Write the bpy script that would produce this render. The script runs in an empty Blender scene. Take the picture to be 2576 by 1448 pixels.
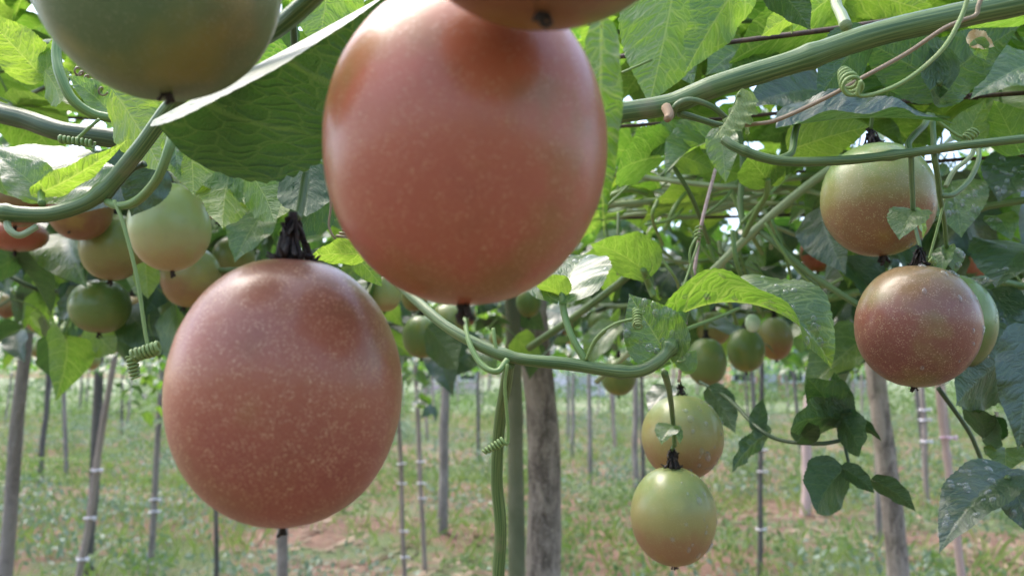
import bpy, math, random
import numpy as np
from mathutils import Vector, Matrix, noise
R = math.radians
rng = random.Random(7)
nrg = np.random.default_rng(7)
scene = bpy.context.scene
COL = scene.collection

# ---------------------------------------------------------------- camera, sky, sun, exposure
PITCH = math.atan(216 / 2022)
cam_d = bpy.data.cameras.new('camera'); cam = bpy.data.objects.new('camera', cam_d); COL.objects.link(cam)
cam.location = (0, 0, 1.5); cam.rotation_euler = (math.pi / 2 + PITCH, 0, 0)
cam_d.sensor_width = 36; cam_d.lens = 36 * 2022 / 2576
cam_d.clip_start = 0.01; cam_d.clip_end = 600
cam_d.dof.use_dof = True; cam_d.dof.focus_distance = 0.40; cam_d.dof.aperture_fstop = 12.5
scene.camera = cam

SUN_EL, SUN_AZ = R(62), R(-50)      # azimuth measured from +Y towards +X
world = bpy.data.worlds.new('World'); scene.world = world; world.use_nodes = True
wn = world.node_tree; bg = wn.nodes['Background']
sky = wn.nodes.new('ShaderNodeTexSky'); sky.sky_type = 'NISHITA'; sky.sun_disc = False
sky.sun_elevation = SUN_EL; sky.sun_rotation = SUN_AZ
sky.air_density = 1.0; sky.dust_density = 3.5; sky.ozone_density = 1.0
wn.links.new(sky.outputs[0], bg.inputs[0]); bg.inputs[1].default_value = 0.15
sd = bpy.data.lights.new('sun', 'SUN'); sd.energy = 0.6; sd.angle = R(35); sd.color = (1, .95, .88)
so = bpy.data.objects.new('sun', sd); COL.objects.link(so)
sv = Vector((math.sin(SUN_AZ) * math.cos(SUN_EL), math.cos(SUN_AZ) * math.cos(SUN_EL), math.sin(SUN_EL)))
so.rotation_euler = sv.to_track_quat('Z', 'Y').to_euler(); so.location = (0, 0, 8)
vs = scene.view_settings
vs.view_transform = 'Standard'; vs.look = 'None'; vs.gamma = 1; vs.use_curve_mapping = False
vs.exposure = 2.05
scene.cycles.use_denoising = True
scene.cycles.max_bounces = 8; scene.cycles.diffuse_bounces = 5; scene.cycles.glossy_bounces = 3
scene.cycles.transmission_bounces = 6; scene.cycles.sample_clamp_indirect = 6

# ---------------------------------------------------------------- picture -> place
F = 2022.0
FWD = Vector((0, math.cos(PITCH), math.sin(PITCH))); UP = Vector((0, -math.sin(PITCH), math.cos(PITCH))); RT = Vector((1, 0, 0))
CAM = Vector((0, 0, 1.5))
def P(x, y, d): return CAM + FWD * d + RT * (d * (x - 1288) / F) + UP * (d * (724 - y) / F)
def PY(x, y, Y):                      # the point seen at x, y on the upright plane at distance Y
    v = FWD + RT * ((x - 1288) / F) + UP * ((724 - y) / F)
    return CAM + v * (Y / v.y)
def camvec(v): return RT * v[0] + UP * v[1] - FWD * v[2]

# ---------------------------------------------------------------- materials
class NT:
    def __init__(s, name):
        s.mat = bpy.data.materials.new(name); s.mat.use_nodes = True
        s.t = s.mat.node_tree; s.t.nodes.clear(); s.out = s.n('ShaderNodeOutputMaterial')
    def n(s, k, **kw):
        o = s.t.nodes.new(k)
        for a, b in kw.items(): setattr(o, a, b)
        return o
    def put(s, sock, v):
        if isinstance(v, (int, float)): sock.default_value = v
        elif isinstance(v, tuple): sock.default_value = v if len(v) == len(sock.default_value) else (*v, 1)
        else: s.t.links.new(v, sock)
    def m(s, op, a, b=0, c=None):
        o = s.n('ShaderNodeMath', operation=op); s.put(o.inputs[0], a); s.put(o.inputs[1], b)
        if c is not None: s.put(o.inputs[2], c)
        return o.outputs[0]
    def mix(s, f, a, b, mode='MIX'):
        o = s.n('ShaderNodeMix', data_type='RGBA', blend_type=mode)
        s.put(o.inputs[0], f); s.put(o.inputs[6], a); s.put(o.inputs[7], b); return o.outputs[2]
    def ss(s, x, lo, hi, a=0, b=1):     # smooth step
        o = s.n('ShaderNodeMapRange', interpolation_type='SMOOTHSTEP')
        s.put(o.inputs[0], x)
        for k, v in enumerate((lo, hi, a, b)): s.put(o.inputs[k + 1], v)
        return o.outputs[0]
    def noise(s, vec, scale, detail=3, rough=.55, dist=0):
        o = s.n('ShaderNodeTexNoise'); s.put(o.inputs['Vector'], vec)
        o.inputs['Scale'].default_value = scale; o.inputs['Detail'].default_value = detail
        o.inputs['Roughness'].default_value = rough; o.inputs['Distortion'].default_value = dist
        return o.outputs[0]
    def voro(s, vec, scale, feat='F1', out=0):
        o = s.n('ShaderNodeTexVoronoi', feature=feat); s.put(o.inputs['Vector'], vec); o.inputs['Scale'].default_value = scale
        return o.outputs[out]
    def coord(s, k): return s.n('ShaderNodeTexCoord').outputs[k]
    def map(s, vec, scale=(1, 1, 1), loc=(0, 0, 0)):
        o = s.n('ShaderNodeMapping'); s.put(o.inputs[0], vec); o.inputs[3].default_value = scale; o.inputs[1].default_value = loc
        return o.outputs[0]
    def sep(s, vec):
        o = s.n('ShaderNodeSeparateXYZ'); s.put(o.inputs[0], vec); return o.outputs
    def comb(s, x, y, z=0):
        o = s.n('ShaderNodeCombineXYZ')
        for k, v in enumerate((x, y, z)): s.put(o.inputs[k], v)
        return o.outputs[0]
    def bump(s, h, strength=.3, dist=.001):
        o = s.n('ShaderNodeBump'); o.inputs['Strength'].default_value = strength; o.inputs['Distance'].default_value = dist
        s.put(o.inputs['Height'], h); return o.outputs[0]
    def bsdf(s, col, rough=.5, normal=None, **kw):
        o = s.n('ShaderNodeBsdfPrincipled'); s.put(o.inputs['Base Color'], col); s.put(o.inputs['Roughness'], rough)
        if normal is not None: s.put(o.inputs['Normal'], normal)
        for a, b in kw.items(): s.put(o.inputs[a.replace('_', ' ')], b)
        return o.outputs[0]
    def done(s, sh): s.t.links.new(sh, s.out.inputs[0]); return s.mat

def rnd_attr(t):
    oi = t.n('ShaderNodeObjectInfo').outputs['Random']
    at = t.n('ShaderNodeAttribute', attribute_name='tint').outputs['Fac']
    return t.m('FRACT', t.m('ADD', oi, at))

def leaf_mat(name, top, under, trans, vein, detail=True, rough=.36, tfac=.42, nvein=4.6, vs=1.0, coat=.9):
    t = NT(name)
    rv = rnd_attr(t)
    ux, uy, _ = t.sep(t.coord('UV'))
    sx = t.m('SUBTRACT', ux, .5); ax = t.m('ABSOLUTE', sx)
    side = t.m('MULTIPLY', t.m('GREATER_THAN', sx, 0), .4)
    wob = t.noise(t.coord('UV'), 4, 2)
    tt = t.m('SUBTRACT', uy, t.m('MULTIPLY', ax, .45))
    tt = t.m('SUBTRACT', tt, t.m('MULTIPLY', t.m('MULTIPLY', ax, ax), 1.5))
    tt = t.m('ADD', tt, t.m('MULTIPLY', t.m('SUBTRACT', wob, .5), .10))
    ph = t.m('FRACT', t.m('ADD', t.m('MULTIPLY', tt, nvein), side))
    dl = t.m('ABSOLUTE', t.m('SUBTRACT', ph, .5))
    mid = t.ss(ax, .004, t.m('MULTIPLY_ADD', uy, -.010, .016), 1, 0)
    lat = t.m('MULTIPLY', t.ss(dl, .02, .06, 1, 0), t.ss(ax, .2, .36, 1, .25))
    veins = t.m('MAXIMUM', mid, t.m('MULTIPLY', lat, .8))
    height = t.m('MULTIPLY', dl, 2.0)
    if detail:
        vv = t.comb(t.m('ADD', t.m('MULTIPLY', tt, 1.5), t.m('MULTIPLY', wob, .12)), t.m('ADD', t.m('MULTIPLY', sx, 1.1), t.m('MULTIPLY', wob, .1)))
        ed = t.voro(vv, 11, 'DISTANCE_TO_EDGE')
        ed2 = t.voro(t.coord('UV'), 60, 'DISTANCE_TO_EDGE')
        fine = t.ss(ed, .01, .07, 1, 0)
        veins = t.m('MAXIMUM', veins, t.m('MULTIPLY', fine, .6))
        veins = t.m('MAXIMUM', veins, t.m('MULTIPLY', t.ss(ed2, .0, .12, 1, 0), .18))
        height = t.m('ADD', t.m('ADD', t.m('MULTIPLY', t.ss(ed, 0, .3), .8), height), t.m('MULTIPLY', t.ss(ed2, 0, .3), .2))
    blot = t.noise(t.coord('UV'), 3.2, 3)
    bf = t.n('ShaderNodeNewGeometry').outputs['Backfacing']
    base = t.mix(bf, top, under)
    base = t.mix(t.ss(rv, 0, 1, 0, .5), base, t.mix(1, base, (1.25, 1.12, .55), 'MULTIPLY'))
    base = t.mix(t.m('MULTIPLY', blot, .35), base, t.mix(1, base, (.6, .62, .7), 'MULTIPLY'))
    base = t.mix(t.m('MULTIPLY', veins, .55 * vs), base, vein)
    tr = t.mix(t.ss(rv, 0, 1), trans, t.mix(1, trans, (.55, .72, .6), 'MULTIPLY'))
    tr = t.mix(t.m('MULTIPLY', blot, .5), tr, t.mix(1, tr, (.5, .65, .6), 'MULTIPLY'))
    tr = t.mix(t.m('MULTIPLY', veins, .5 * vs * vs), tr, (.62, .74, .16))
    nb = t.bump(height, .55 if detail else .35, .0012)
    pr = t.bsdf(base, t.m('ADD', t.m('MULTIPLY', bf, .18), t.m('MULTIPLY_ADD', blot, .12, rough - .06)), nb, Specular_IOR_Level=.75, Coat_Weight=t.m('MULTIPLY_ADD', bf, -.8 * coat, coat), Coat_Roughness=.30, Coat_IOR=1.6)
    tl = t.n('ShaderNodeBsdfTranslucent'); t.put(tl.inputs[0], tr); t.put(tl.inputs[1], nb)
    mx = t.n('ShaderNodeMixShader'); mx.inputs[0].default_value = tfac
    t.t.links.new(pr, mx.inputs[1]); t.t.links.new(tl.outputs[0], mx.inputs[2])
    return t.done(mx.outputs[0])

M = {}
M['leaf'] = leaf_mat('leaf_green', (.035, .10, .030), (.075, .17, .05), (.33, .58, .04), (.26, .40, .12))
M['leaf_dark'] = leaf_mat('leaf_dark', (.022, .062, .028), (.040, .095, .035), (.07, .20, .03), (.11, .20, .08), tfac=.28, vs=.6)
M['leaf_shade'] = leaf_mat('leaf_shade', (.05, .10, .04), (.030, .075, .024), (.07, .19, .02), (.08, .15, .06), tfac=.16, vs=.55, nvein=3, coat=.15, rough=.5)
M['leaf_young'] = leaf_mat('leaf_young', (.07, .17, .035), (.13, .24, .07), (.38, .58, .04), (.40, .50, .16), tfac=.5)
M['leaf_pale'] = leaf_mat('leaf_pale', (.10, .17, .07), (.27, .36, .17), (.40, .55, .16), (.42, .52, .26), rough=.5)
M['leaf_far'] = leaf_mat('leaf_far', (.032, .088, .028), (.060, .14, .045), (.20, .42, .04), (.18, .30, .09), detail=False)

def fruit_mat(name, top, mid, bot, lo=.35, hi=.75, speck=.5, speckcol=(.62, .42, .25), sscale=420, rough=.34, blotch=.25, blot2=(.42, .33, .06), bfac=.35):
    t = NT(name)
    gz = t.sep(t.coord('Generated'))[2]
    ob = t.coord('Object')
    n1 = t.noise(ob, 28, 3); n2 = t.noise(ob, 70, 4)
    z = t.m('ADD', gz, t.m('MULTIPLY', t.m('SUBTRACT', n1, .5), blotch * 1.6))
    c = t.mix(t.ss(z, lo, (lo + hi) / 2), bot, mid)
    c = t.mix(t.ss(z, (lo + hi) / 2, hi), c, top)
    c = t.mix(t.m('MULTIPLY', t.ss(n1, .52, .75), bfac), c, blot2)
    c = t.mix(t.m('MULTIPLY', t.ss(n2, .5, .8), .25), c, t.mix(1, c, (.6, .5, .5), 'MULTIPLY'))
    wv = t.n('ShaderNodeVectorMath', operation='ADD'); t.put(wv.inputs[0], ob)
    nn = t.n('ShaderNodeTexNoise'); t.put(nn.inputs['Vector'], ob); nn.inputs['Scale'].default_value = 500
    sc = t.n('ShaderNodeVectorMath', operation='SCALE'); t.put(sc.inputs[0], nn.outputs[1]); sc.inputs['Scale'].default_value = .0022
    t.t.links.new(sc.outputs[0], wv.inputs[1])
    st = t.map(wv.outputs[0], (1, 1, 1.5))
    vd = t.voro(st, sscale); vd2 = t.voro(st, sscale * 2.1)
    s1 = t.m('MULTIPLY', t.ss(vd, .18, .42, 1, 0), t.ss(t.noise(ob, 220, 2), .34, .58))
    s2 = t.m('MULTIPLY', t.ss(vd2, .14, .38, 1, 0), .45)
    s = t.m('MULTIPLY', t.m('MAXIMUM', s1, s2), speck)
    c = t.mix(s, c, speckcol)
    h = t.m('ADD', t.m('MULTIPLY', n2, .5), t.m('MULTIPLY', s1, .5))
    return t.done(t.bsdf(c, t.m('MULTIPLY_ADD', n2, .16, rough - .08), t.bump(h, .22, .0006), Subsurface_Weight=.10, Subsurface_Radius=(.4, .18, .08), Subsurface_Scale=.01, Specular_IOR_Level=.36, Coat_Weight=.22, Coat_Roughness=.18))

M['ripe'] = fruit_mat('fruit_ripe', (.43, .18, .062), (.42, .118, .058), (.38, .105, .065), .25, .98, speck=.6, speckcol=(.52, .26, .15), sscale=820, blot2=(.24, .15, .045), bfac=.65)
M['speckled'] = fruit_mat('fruit_speckled', (.27, .105, .065), (.33, .100, .058), (.29, .080, .055), .25, .92, speck=.9, speckcol=(.56, .31, .19), sscale=980, blot2=(.23, .15, .045), bfac=.6)
M['dark_speckled'] = fruit_mat('fruit_dark_speckled', (.22, .15, .07), (.21, .074, .054), (.18, .058, .048), .2, .95, speck=.85, speckcol=(.40, .27, .18), sscale=820, blot2=(.21, .19, .055), bfac=.6)
M['half'] = fruit_mat('fruit_half', (.23, .275, .095), (.29, .25, .09), (.29, .155, .075), .24, .84, speck=.45, speckcol=(.40, .34, .15), sscale=900)
M['half_speckled'] = fruit_mat('fruit_half_speckled', (.18, .27, .085), (.26, .235, .08), (.25, .125, .065), .30, .82, speck=.8, speckcol=(.42, .36, .19), sscale=850)
M['pale'] = fruit_mat('fruit_pale', (.38, .44, .19), (.42, .40, .19), (.42, .29, .14), .10, .50, speck=.15, speckcol=(.5, .5, .25), sscale=700)
M['yellow'] = fruit_mat('fruit_yellow', (.21, .26, .085), (.25, .235, .08), (.24, .175, .07), .10, .6, speck=.15, speckcol=(.4, .35, .15), sscale=600)
M['green'] = fruit_mat('fruit_green', (.145, .215, .06), (.165, .21, .06), (.19, .165, .065), .02, .35, speck=.2, speckcol=(.22, .28, .13), sscale=600)
M['dusty_green'] = fruit_mat('fruit_dusty_green', (.11, .165, .072), (.115, .16, .072), (.16, .14, .08), -.12, .10, speck=.6, speckcol=(.22, .26, .15), rough=.5, sscale=900)
M['orange'] = fruit_mat('fruit_orange', (.27, .195, .075), (.25, .145, .058), (.235, .105, .052), .2, .8, speck=.2, speckcol=(.38, .22, .12), sscale=600)

def stem_mat(name, a, b, c, rough=.42):
    t = NT(name)
    ux, uy, _ = t.sep(t.coord('UV'))
    st = t.noise(t.comb(t.m('MULTIPLY', ux, 15), t.m('MULTIPLY', uy, 1.8)), 1.0, 3)
    bl = t.noise(t.coord('Object'), 60, 3)
    col = t.mix(t.ss(st, .35, .7), a, b)
    col = t.mix(t.m('MULTIPLY', t.ss(bl, .55, .8), .6), col, c)
    return t.done(t.bsdf(col, rough, t.bump(st, .5, .0008), Specular_IOR_Level=.5))
M['stem'] = stem_mat('stem_green', (.05, .11, .032), (.18, .25, .09), (.22, .19, .11))
M['stem_dark'] = stem_mat('stem_dark', (.035, .065, .027), (.09, .135, .06), (.12, .12, .07))
M['stem_young'] = stem_mat('stem_young', (.11, .21, .055), (.23, .33, .11), (.26, .30, .13))
M['stem_pale'] = stem_mat('stem_pale', (.22, .29, .14), (.36, .42, .23), (.40, .36, .24))
M['tendril'] = stem_mat('tendril_green', (.17, .27, .07), (.26, .36, .12), (.32, .32, .14))
M['tendril_brown'] = stem_mat('tendril_brown', (.23, .16, .10), (.34, .25, .16), (.28, .26, .12))
M['cut'] = stem_mat('cut_end', (.26, .17, .10), (.36, .25, .15), (.2, .13, .09), .8)

def simple(name, a, b, scale=20, rough=.7, bump=.4, dist=.003, stretch=(1, 1, 1), detail=5, lo=.35, hi=.65, **kw):
    t = NT(name); v = t.map(t.coord('Object'), stretch)
    n = t.noise(v, scale, detail, .65)
    return t.done(t.bsdf(t.mix(t.ss(n, lo, hi), a, b), rough, t.bump(n, bump, dist), **kw))
M['dry'] = simple('dry_calyx', (.007, .005, .006), (.038, .024, .017), 260, .75, .8, .001)
M['dry_leaf'] = simple('dry_leaf', (.42, .24, .07), (.62, .48, .26), 120, .6)
M['wire'] = simple('wire_rust', (.022, .013, .011), (.075, .040, .030), 160, .6, .6, .0006)
M['string'] = simple('string', (.40, .27, .25), (.58, .44, .41), 300, .7, .5, .0004)
M['clip'] = simple('white_tie', (.62, .58, .64), (.78, .75, .80), 40, .5)
M['pink'] = simple('pink_tie', (.66, .42, .56), (.80, .60, .72), 40, .5)
M['bud'] = simple('bud', (.45, .60, .38), (.66, .76, .58), 60, .45, .2, .0005)

def bark_mat(name, a, b, c, scale=14, moss=(.11, .12, .05), mfac=.3):
    t = NT(name); ob = t.coord('Object')
    v = t.map(ob, (1, 1, .35))
    n = t.noise(v, scale, 6, .7, .6); n2 = t.noise(ob, scale * 4, 4, .7); n3 = t.noise(ob, scale * .45, 3)
    col = t.mix(t.ss(n, .36, .62), a, b)
    col = t.mix(t.m('MULTIPLY', t.ss(n2, .5, .7), .55), col, c)
    col = t.mix(t.m('MULTIPLY', t.ss(n3, .52, .7), mfac), col, moss)
    return t.done(t.bsdf(col, .85, t.bump(t.m('ADD', n, t.m('MULTIPLY', n2, .4)), .8, .012)))
M['bark'] = bark_mat('bark_grey', (.10, .080, .070), (.36, .305, .27), (.47, .41, .37), 22)
M['post'] = bark_mat('post_grey', (.16, .135, .125), (.28, .245, .225), (.34, .30, .28), 11, mfac=.15)
M['post_dark'] = bark_mat('post_dark', (.065, .058, .055), (.13, .118, .11), (.17, .155, .145), 9, mfac=.1)
M['bamboo'] = bark_mat('bamboo_green', (.10, .115, .065), (.16, .175, .11), (.19, .19, .13), 7, mfac=.3)
M['bamboo_tan'] = bark_mat('bamboo_tan', (.22, .175, .15), (.33, .27, .24), (.36, .31, .28), 7, mfac=.05)

t = NT('water')
lw = t.n('ShaderNodeLayerWeight'); lw.inputs[0].default_value = .35
tp = t.n('ShaderNodeBsdfTransparent'); tp.inputs[0].default_value = (.97, .98, .98, 1)
gl = t.bsdf((.55, .56, .56), .04, None, Specular_IOR_Level=1.0, Coat_Weight=1.0, Coat_Roughness=.02)  # whitish body colour stands in for light gathered by the drops
mx = t.n('ShaderNodeMixShader'); t.put(mx.inputs[0], t.m('MULTIPLY_ADD', lw.outputs['Facing'], .55, .06))
t.t.links.new(tp.outputs[0], mx.inputs[1]); t.t.links.new(gl, mx.inputs[2])
M['water'] = t.done(mx.outputs[0])

# ground
t = NT('orchard_soil'); ob = t.coord('Object')
g1 = t.noise(ob, .55, 5, .6); g2 = t.noise(ob, 6, 6, .7); g3 = t.noise(ob, 38, 5, .7)
soil = t.mix(t.ss(g2, .35, .65), (.15, .076, .048), (.27, .155, .105))
soil = t.mix(t.m('MULTIPLY', t.ss(g3, .5, .7), .6), soil, (.34, .26, .19))
grn = t.mix(t.ss(g3, .35, .65), (.07, .105, .035), (.16, .19, .075))
M['ground'] = t.done(t.bsdf(t.mix(t.ss(t.m('ADD', g1, t.m('MULTIPLY', t.m('SUBTRACT', g2, .5), .5)), .46, .58), soil, grn), .95, t.bump(t.m('ADD', g2, g3), .8, .04)))
t = NT('field'); ob = t.coord('Object')
g1 = t.noise(ob, .3, 5); g2 = t.noise(ob, 5, 5)
M['field'] = t.done(t.bsdf(t.mix(t.ss(g1, .38, .62), t.mix(g2, (.075, .13, .045), (.14, .20, .08)), (.19, .19, .11)), .95))

def flat_leaf_mat(name, a, b, tr, rough=.5, tf=.3):
    t = NT(name); rv = rnd_attr(t)
    pr = t.bsdf(t.mix(rv, a, b), rough)
    tl = t.n('ShaderNodeBsdfTranslucent'); t.put(tl.inputs[0], tr)
    mx = t.n('ShaderNodeMixShader'); mx.inputs[0].default_value = tf
    t.t.links.new(pr, mx.inputs[1]); t.t.links.new(tl.outputs[0], mx.inputs[2])
    return t.done(mx.outputs[0])
M['weed'] = flat_leaf_mat('weed', (.055, .11, .035), (.17, .24, .085), (.18, .32, .06))
M['weed_blue'] = flat_leaf_mat('weed_blue', (.13, .19, .14), (.28, .34, .26), (.15, .25, .10))
M['grass'] = flat_leaf_mat('grass', (.14, .21, .045), (.28, .33, .10), (.26, .38, .08))
M['straw'] = flat_leaf_mat('straw', (.18, .12, .075), (.34, .25, .17), (.25, .18, .1), .8, .1)
M['tree_leaf'] = flat_leaf_mat('tree_leaf', (.045, .095, .030), (.10, .17, .055), (.14, .26, .05))

# ---------------------------------------------------------------- mesh helpers
def mesh(name, v, f, mats, uv=None, tint=None, smooth=True, mi=None):
    me = bpy.data.meshes.new(name)
    v = np.asarray(v, dtype=np.float32)
    if isinstance(f, np.ndarray):
        n = len(f); k = f.shape[1]
        me.vertices.add(len(v)); me.vertices.foreach_set('co', v.ravel())
        me.loops.add(n * k); me.loops.foreach_set('vertex_index', f.astype(np.int32).ravel())
        me.polygons.add(n); me.polygons.foreach_set('loop_start', np.arange(0, n * k, k, dtype=np.int32))
        me.update(calc_edges=True)
    else:
        me.from_pydata(v.tolist(), [], f)
    if smooth: me.polygons.foreach_set('use_smooth', np.ones(len(me.polygons), dtype=bool))
    if uv is not None:
        li = np.empty(len(me.loops), dtype=np.int32); me.loops.foreach_get('vertex_index', li)
        ul = me.uv_layers.new(name='UVMap'); ul.data.foreach_set('uv', np.asarray(uv, dtype=np.float32)[li].ravel())
    if tint is not None:
        a = me.attributes.new('tint', 'FLOAT', 'POINT'); a.data.foreach_set('value', np.asarray(tint, dtype=np.float32))
    for m_ in (mats if isinstance(mats, (list, tuple)) else [mats]): me.materials.append(m_)
    if mi is not None: me.polygons.foreach_set('material_index', np.asarray(mi, dtype=np.int32))
    me.update()
    return me

def link(name, data, parent=None, mw=None):
    o = bpy.data.objects.new(name, data); COL.objects.link(o)
    if mw is not None:
        if parent is not None:
            o.parent = parent; o.matrix_parent_inverse = WM[parent.name].inverted(); o.matrix_basis = mw
        else: o.matrix_basis = mw
        WM[o.name] = mw.copy()
    else:
        if parent is not None:
            o.parent = parent; o.matrix_parent_inverse = WM[parent.name].inverted()
        WM[o.name] = Matrix.Identity(4)
    return o
WM = {}
def tag(o, label, cat, group=None, kind=None):
    if label: o['label'] = label
    if cat: o['category'] = cat
    if group: o['group'] = group
    if kind: o['kind'] = kind
    return o
def thing(name, loc, label, cat, group=None):
    return tag(link(name, None, None, Matrix.Translation(loc)), label, cat, group)

def smooth_path(pts, n):
    p = [Vector(q) for q in pts]
    if len(p) == 2: return [p[0].lerp(p[1], i / n) for i in range(n + 1)], [i / n for i in range(n + 1)]
    p = [p[0] * 2 - p[1]] + p + [p[-1] * 2 - p[-2]]
    out, tt = [], []
    segs = len(p) - 3
    for i in range(n + 1):
        s = i / n * segs; k = min(int(s), segs - 1); u = s - k
        a, b, c, d = p[k:k + 4]
        out.append(.5 * ((2 * b) + (c - a) * u + (2 * a - 5 * b + 4 * c - d) * u * u + (3 * b - a - 3 * c + d) * u ** 3)); tt.append(i / n)
    return out, tt
def tube(pts, rad, sides=10, n=None, ridge=0, jit=0, nodes=()):
    n = n or max(4, 8 * (len(pts) - 1))
    path, tt = smooth_path(pts, n)
    rs = rad if isinstance(rad, (list, tuple)) else [rad, rad]
    verts, uvs, faces = [], [], []
    up = None; ln = 0
    for i, q in enumerate(path):
        tan = (path[min(i + 1, n)] - path[max(i - 1, 0)])
        tan = tan.normalized() if tan.length > 1e-9 else Vector((0, 0, 1))
        if up is None:
            up = tan.orthogonal().normalized()
        up = (up - tan * up.dot(tan)); up = up.normalized() if up.length > 1e-6 else tan.orthogonal().normalized()
        sd_ = tan.cross(up)
        s = tt[i] * (len(rs) - 1); k = min(int(s), len(rs) - 2); r = (rs[k] + (rs[k + 1] - rs[k]) * (s - k)) * (1 + .05 * noise.noise(Vector((tt[i] * n * .16, rs[0] * 977, 3))))
        for (nt, na, nw) in nodes: r *= 1 + na * math.exp(-((tt[i] - nt) / nw) ** 2)
        if i: ln += (q - path[i - 1]).length
        for j in range(sides):
            a = 2 * math.pi * j / sides
            rr = r * (1 + (ridge if j % 2 else -ridge) + (rng.uniform(-jit, jit) if jit else 0))
            verts.append(q + (up * math.cos(a) + sd_ * math.sin(a)) * rr); uvs.append((abs(j / sides * 2 - 1), ln * 10))
        if i:
            b = (i - 1) * sides; c = i * sides
            faces += [(b + j, b + (j + 1) % sides, c + (j + 1) % sides, c + j) for j in range(sides)]
    faces.append(tuple(range(sides))[::-1]); faces.append(tuple(range(n * sides, n * sides + sides)))
    return verts, faces, uvs
def join(parts):
    v, f, u = [], [], []
    for a in parts:
        b = len(v); v += list(a[0]); u += list(a[2]); f += [tuple(i + b for i in q) for q in a[1]]
    return v, f, u
def tube_obj(name, pts, rad, mat, parent=None, origin=None, **kw):
    v, f, u = tube(pts, rad, **kw)
    o0 = Vector(origin) if origin is not None else Vector(pts[0])
    me = mesh(name, [q - o0 for q in v], f, mat, u)
    return link(name, me, parent, Matrix.Translation(o0))
def joined_obj(name, parts, mat, parent=None):
    v, f, u = join(parts); o0 = sum((Vector(q) for q in v), Vector()) / len(v)
    return link(name, mesh(name, [Vector(q) - o0 for q in v], f, mat, u), parent, Matrix.Translation(o0))
def helix(p0, p1, r, turns, r2=None, per=14):
    p0, p1 = Vector(p0), Vector(p1); ax = (p1 - p0).normalized(); a = ax.orthogonal().normalized(); b = ax.cross(a)
    n = int(turns * per); out = []; sd0 = rng.uniform(0, 99)
    for i in range(n + 1):
        s = i / n; rr = (r + ((r2 if r2 is not None else r) - r) * s) * (1 + .22 * noise.noise(Vector((s * turns * .7, sd0, 0)))); th = 2 * math.pi * turns * s
        out.append(p0.lerp(p1, s + .03 * noise.noise(Vector((s * turns * .5, sd0, 7)))) + (a * math.cos(th) + b * math.sin(th)) * rr)
    return out

def leaf_arrays(L, W, nu, nv, foldL=.15, foldR=.15, rolL=0, rolR=0, curl=.5, twist=0, wave=.02, nw=3, ph=0, teeth=20, tooth=.045, cord=.14, ang=0, quilt=0, pk=.58):
    u = np.linspace(0, 1, nu + 1); du = 1 / nu
    th = curl * (u - .5)
    my = np.concatenate([[0], np.cumsum(np.cos((th[1:] + th[:-1]) / 2))]) * du
    mz = -np.concatenate([[0], np.cumsum(np.sin((th[1:] + th[:-1]) / 2))]) * du
    k = 1 / my[-1]; my *= k; mz *= k
    h = W * np.sin(np.pi * np.clip(u, 0, 1) ** pk) ** (.60 + .55 * u)
    h[0] = max(h[0], W * .02); h[-1] = 0.002
    saw = 1 + tooth * (np.abs(((u * teeth) % 1) - .35) * -2 + .8) if tooth else np.ones_like(u)
    V = np.linspace(-1, 1, 2 * nv + 1); s = np.linspace(0, 1, nv + 1)
    pts = np.zeros((nu + 1, 2 * nv + 1, 3)); uv = np.zeros((nu + 1, 2 * nv + 1, 2))
    for sgn, fo, ro in ((-1, foldL, rolL), (1, foldR, rolR)):
        phi = fo + ro * s ** 1.6
        pm = (phi[1:] + phi[:-1]) / 2
        cx = np.concatenate([[0], np.cumsum(np.cos(pm))]) / nv; cz = np.concatenate([[0], np.cumsum(np.sin(pm))]) / nv
        for j in range(nv + 1):
            col = nv + sgn * j
            hh = h * (saw if j == nv else 1)
            x = sgn * cx[j] * hh; z = cz[j] * hh
            z = z + wave * np.sin(2 * math.pi * (u * nw + ph) + sgn * .8) * s[j] ** 2 * np.minimum(1, h / W * 1.2)
            if quilt:
                tq = u - .95 * s[j] * h + .9 * (s[j] * h) ** 2
                z = z + quilt * np.abs(np.sin(math.pi * (tq * 6.5 + (.4 if sgn > 0 else 0)))) * (s[j] * (1.15 - s[j])) * 2 * h / W
            yo = -cord * s[j] ** 1.6 * (1 - u) ** 3
            tw = twist * (u - .5)
            x, z = x * np.cos(tw) - z * np.sin(tw), x * np.sin(tw) + z * np.cos(tw)
            pts[:, col, 0] = x
            pts[:, col, 1] = my + np.sin(th) * z + yo * np.cos(th)
            pts[:, col, 2] = mz + np.cos(th) * z - yo * np.sin(th)
            uv[:, col, 0] = .5 + sgn * s[j] * hh; uv[:, col, 1] = u + yo
    pts = pts.reshape(-1, 3)
    if ang:
        c, s_ = math.cos(ang), math.sin(ang)
        pts = np.stack([pts[:, 0] * c + pts[:, 1] * s_, -pts[:, 0] * s_ + pts[:, 1] * c, pts[:, 2]], 1)
    w = 2 * nv + 1
    idx = np.arange(nu)[:, None] * w + np.arange(w - 1)[None, :]
    f = np.stack([idx, idx + 1, idx + w + 1, idx + w], -1).reshape(-1, 4)
    return pts * L, f, uv.reshape(-1, 2)
def lobed_arrays(L, W, nu, nv, lobes=3, spread=.95, **kw):
    vs_, fs, us = [], [], []; b = 0
    for k in range(lobes):
        a = (k - (lobes - 1) / 2) * spread
        sc = 1 if abs(a) < .01 else .78
        p, f, u = leaf_arrays(L * sc, W, nu, nv, ang=a, cord=0.02, **kw)
        p[:, 2] -= abs(a) * .01 * L
        vs_.append(p); fs.append(f + b); us.append(u); b += len(p)
    return np.concatenate(vs_), np.concatenate(fs), np.concatenate(us)
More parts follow.
